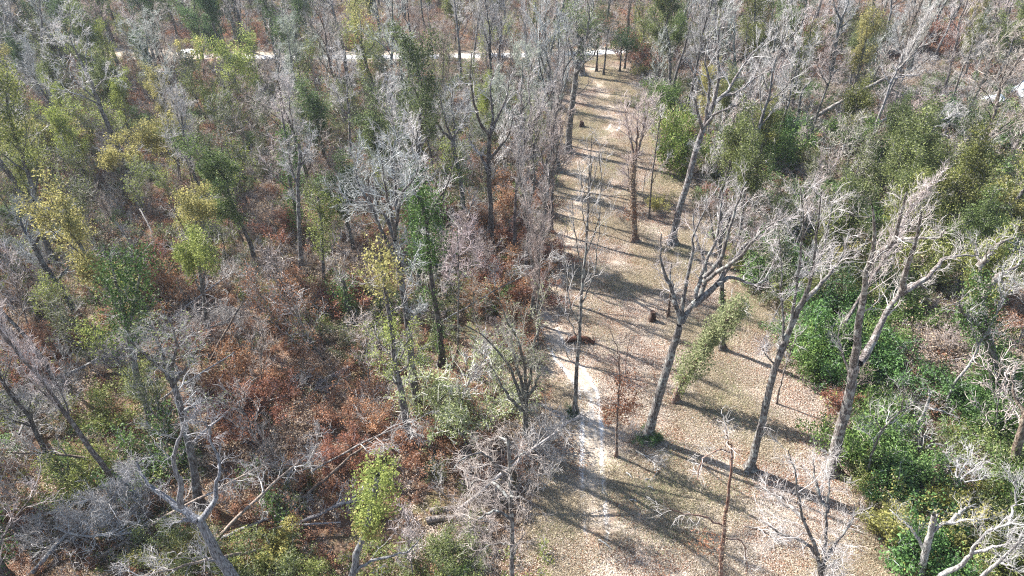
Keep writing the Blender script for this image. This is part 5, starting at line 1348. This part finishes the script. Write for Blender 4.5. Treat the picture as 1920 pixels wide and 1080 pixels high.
crumple('plastic_sheet', 'taller bright white draped sheet farther along the same far brush', 'sheet', gp(1925, 182), 4.5, 3.2, 3.2, (.8, .82, .85), amp=.3)
o = crumple('metal_sheet', 'bent grey blue metal sheet tilted in green brush beside the arching pink limb', 'metal sheet', gp(1588, 288), 2.4, .9, .3, (.42, .48, .55), .35, .6, amp=.05, lift=.9)
o.rotation_euler = (-.45, -.35, .6)
crumple('white_panel', 'small white panel glimpsed beside the gravel road under a golden crown', 'panel', gp(357, 112), 3.4, 2.2, .5, (.8, .8, .8), lift=1.3, amp=.08)

# ------------------------------------------------------------------ thin winter haze
hm, ht = new_mat('thin_haze')
pv_ = N(ht, 'ShaderNodeVolumePrincipled'); pv_.inputs['Density'].default_value = 0.0002; pv_.inputs['Anisotropy'].default_value = 0.3
pv_.inputs['Color'].default_value = (.86, .92, 1, 1)
ho = N(ht, 'ShaderNodeOutputMaterial'); ht.links.new(pv_.outputs[0], ho.inputs['Volume'])
ac = Acc(); x0, x1, y0, y1, z0, z1 = -700, 700, -100, 1300, -1, 38.5
ac.add([(x0, y0, z0), (x1, y0, z0), (x1, y1, z0), (x0, y1, z0), (x0, y0, z1), (x1, y0, z1), (x1, y1, z1), (x0, y1, z1)],
       [(0, 3, 2, 1), (4, 5, 6, 7), (0, 1, 5, 4), (1, 2, 6, 5), (2, 3, 7, 6), (3, 0, 4, 7)])
hz = link('haze', ac.mesh('haze', hm, False)); hz['kind'] = 'stuff'

# ------------------------------------------------------------------ labels of the many: each told by its look and by the landmark it stands next to
track_x = lambda y_: float(np.interp(y_, [p_[1] for p_ in tp], [p_[0] for p_ in tp]))
lmx = [(px(r.p + np.array([0, 0, r.H * .3]))[:2], r) for r in HEROES]
groups = {}
for rec in GEN:
    o, p, H, desc, cat, g = rec
    sx, sy, _ = px(p + np.array([0, 0, H * .3]))
    best = min(lmx, key=lambda e: (e[0][0] - sx) ** 2 + (e[0][1] - sy) ** 2)[1]
    dx, dy = p[0] - best.p[0], p[1] - best.p[1]
    if abs(dy) > abs(dx): rel = 'behind' if dy > 0 else 'in front of'
    else:
        rel = 'on the track side of' if abs(p[0] - track_x(p[1])) < abs(best.p[0] - track_x(p[1])) else 'away from the track past'
    groups.setdefault((desc, rel, best.lm), []).append((math.hypot(dx, dy), rec))
ORD = ['just', 'second out', 'third out', 'fourth out', 'fifth out', 'sixth out', 'seventh out', 'eighth out']
for (desc, rel, lm), L in groups.items():
    L.sort(key=lambda e: e[0])
    for i, (_, (o, p, H, _, cat, g)) in enumerate(L):
        o_ = '' if len(L) == 1 else ORD[min(i, 7)] + ' '
        tag(o, ' '.join(f'{desc} {o_}{rel} the {lm}'.split()[:16]), cat, g)

for o in list(bpy.data.objects):           # kinds that were never placed
    if o.parent is None and o.location.z < -400:
        for ch in list(o.children): bpy.data.objects.remove(ch)
        bpy.data.objects.remove(o)
tris = sum(len(me.polygons) * 2 for me in bpy.data.meshes)
print('TRIS', tris, 'OBJ', len(bpy.data.objects))
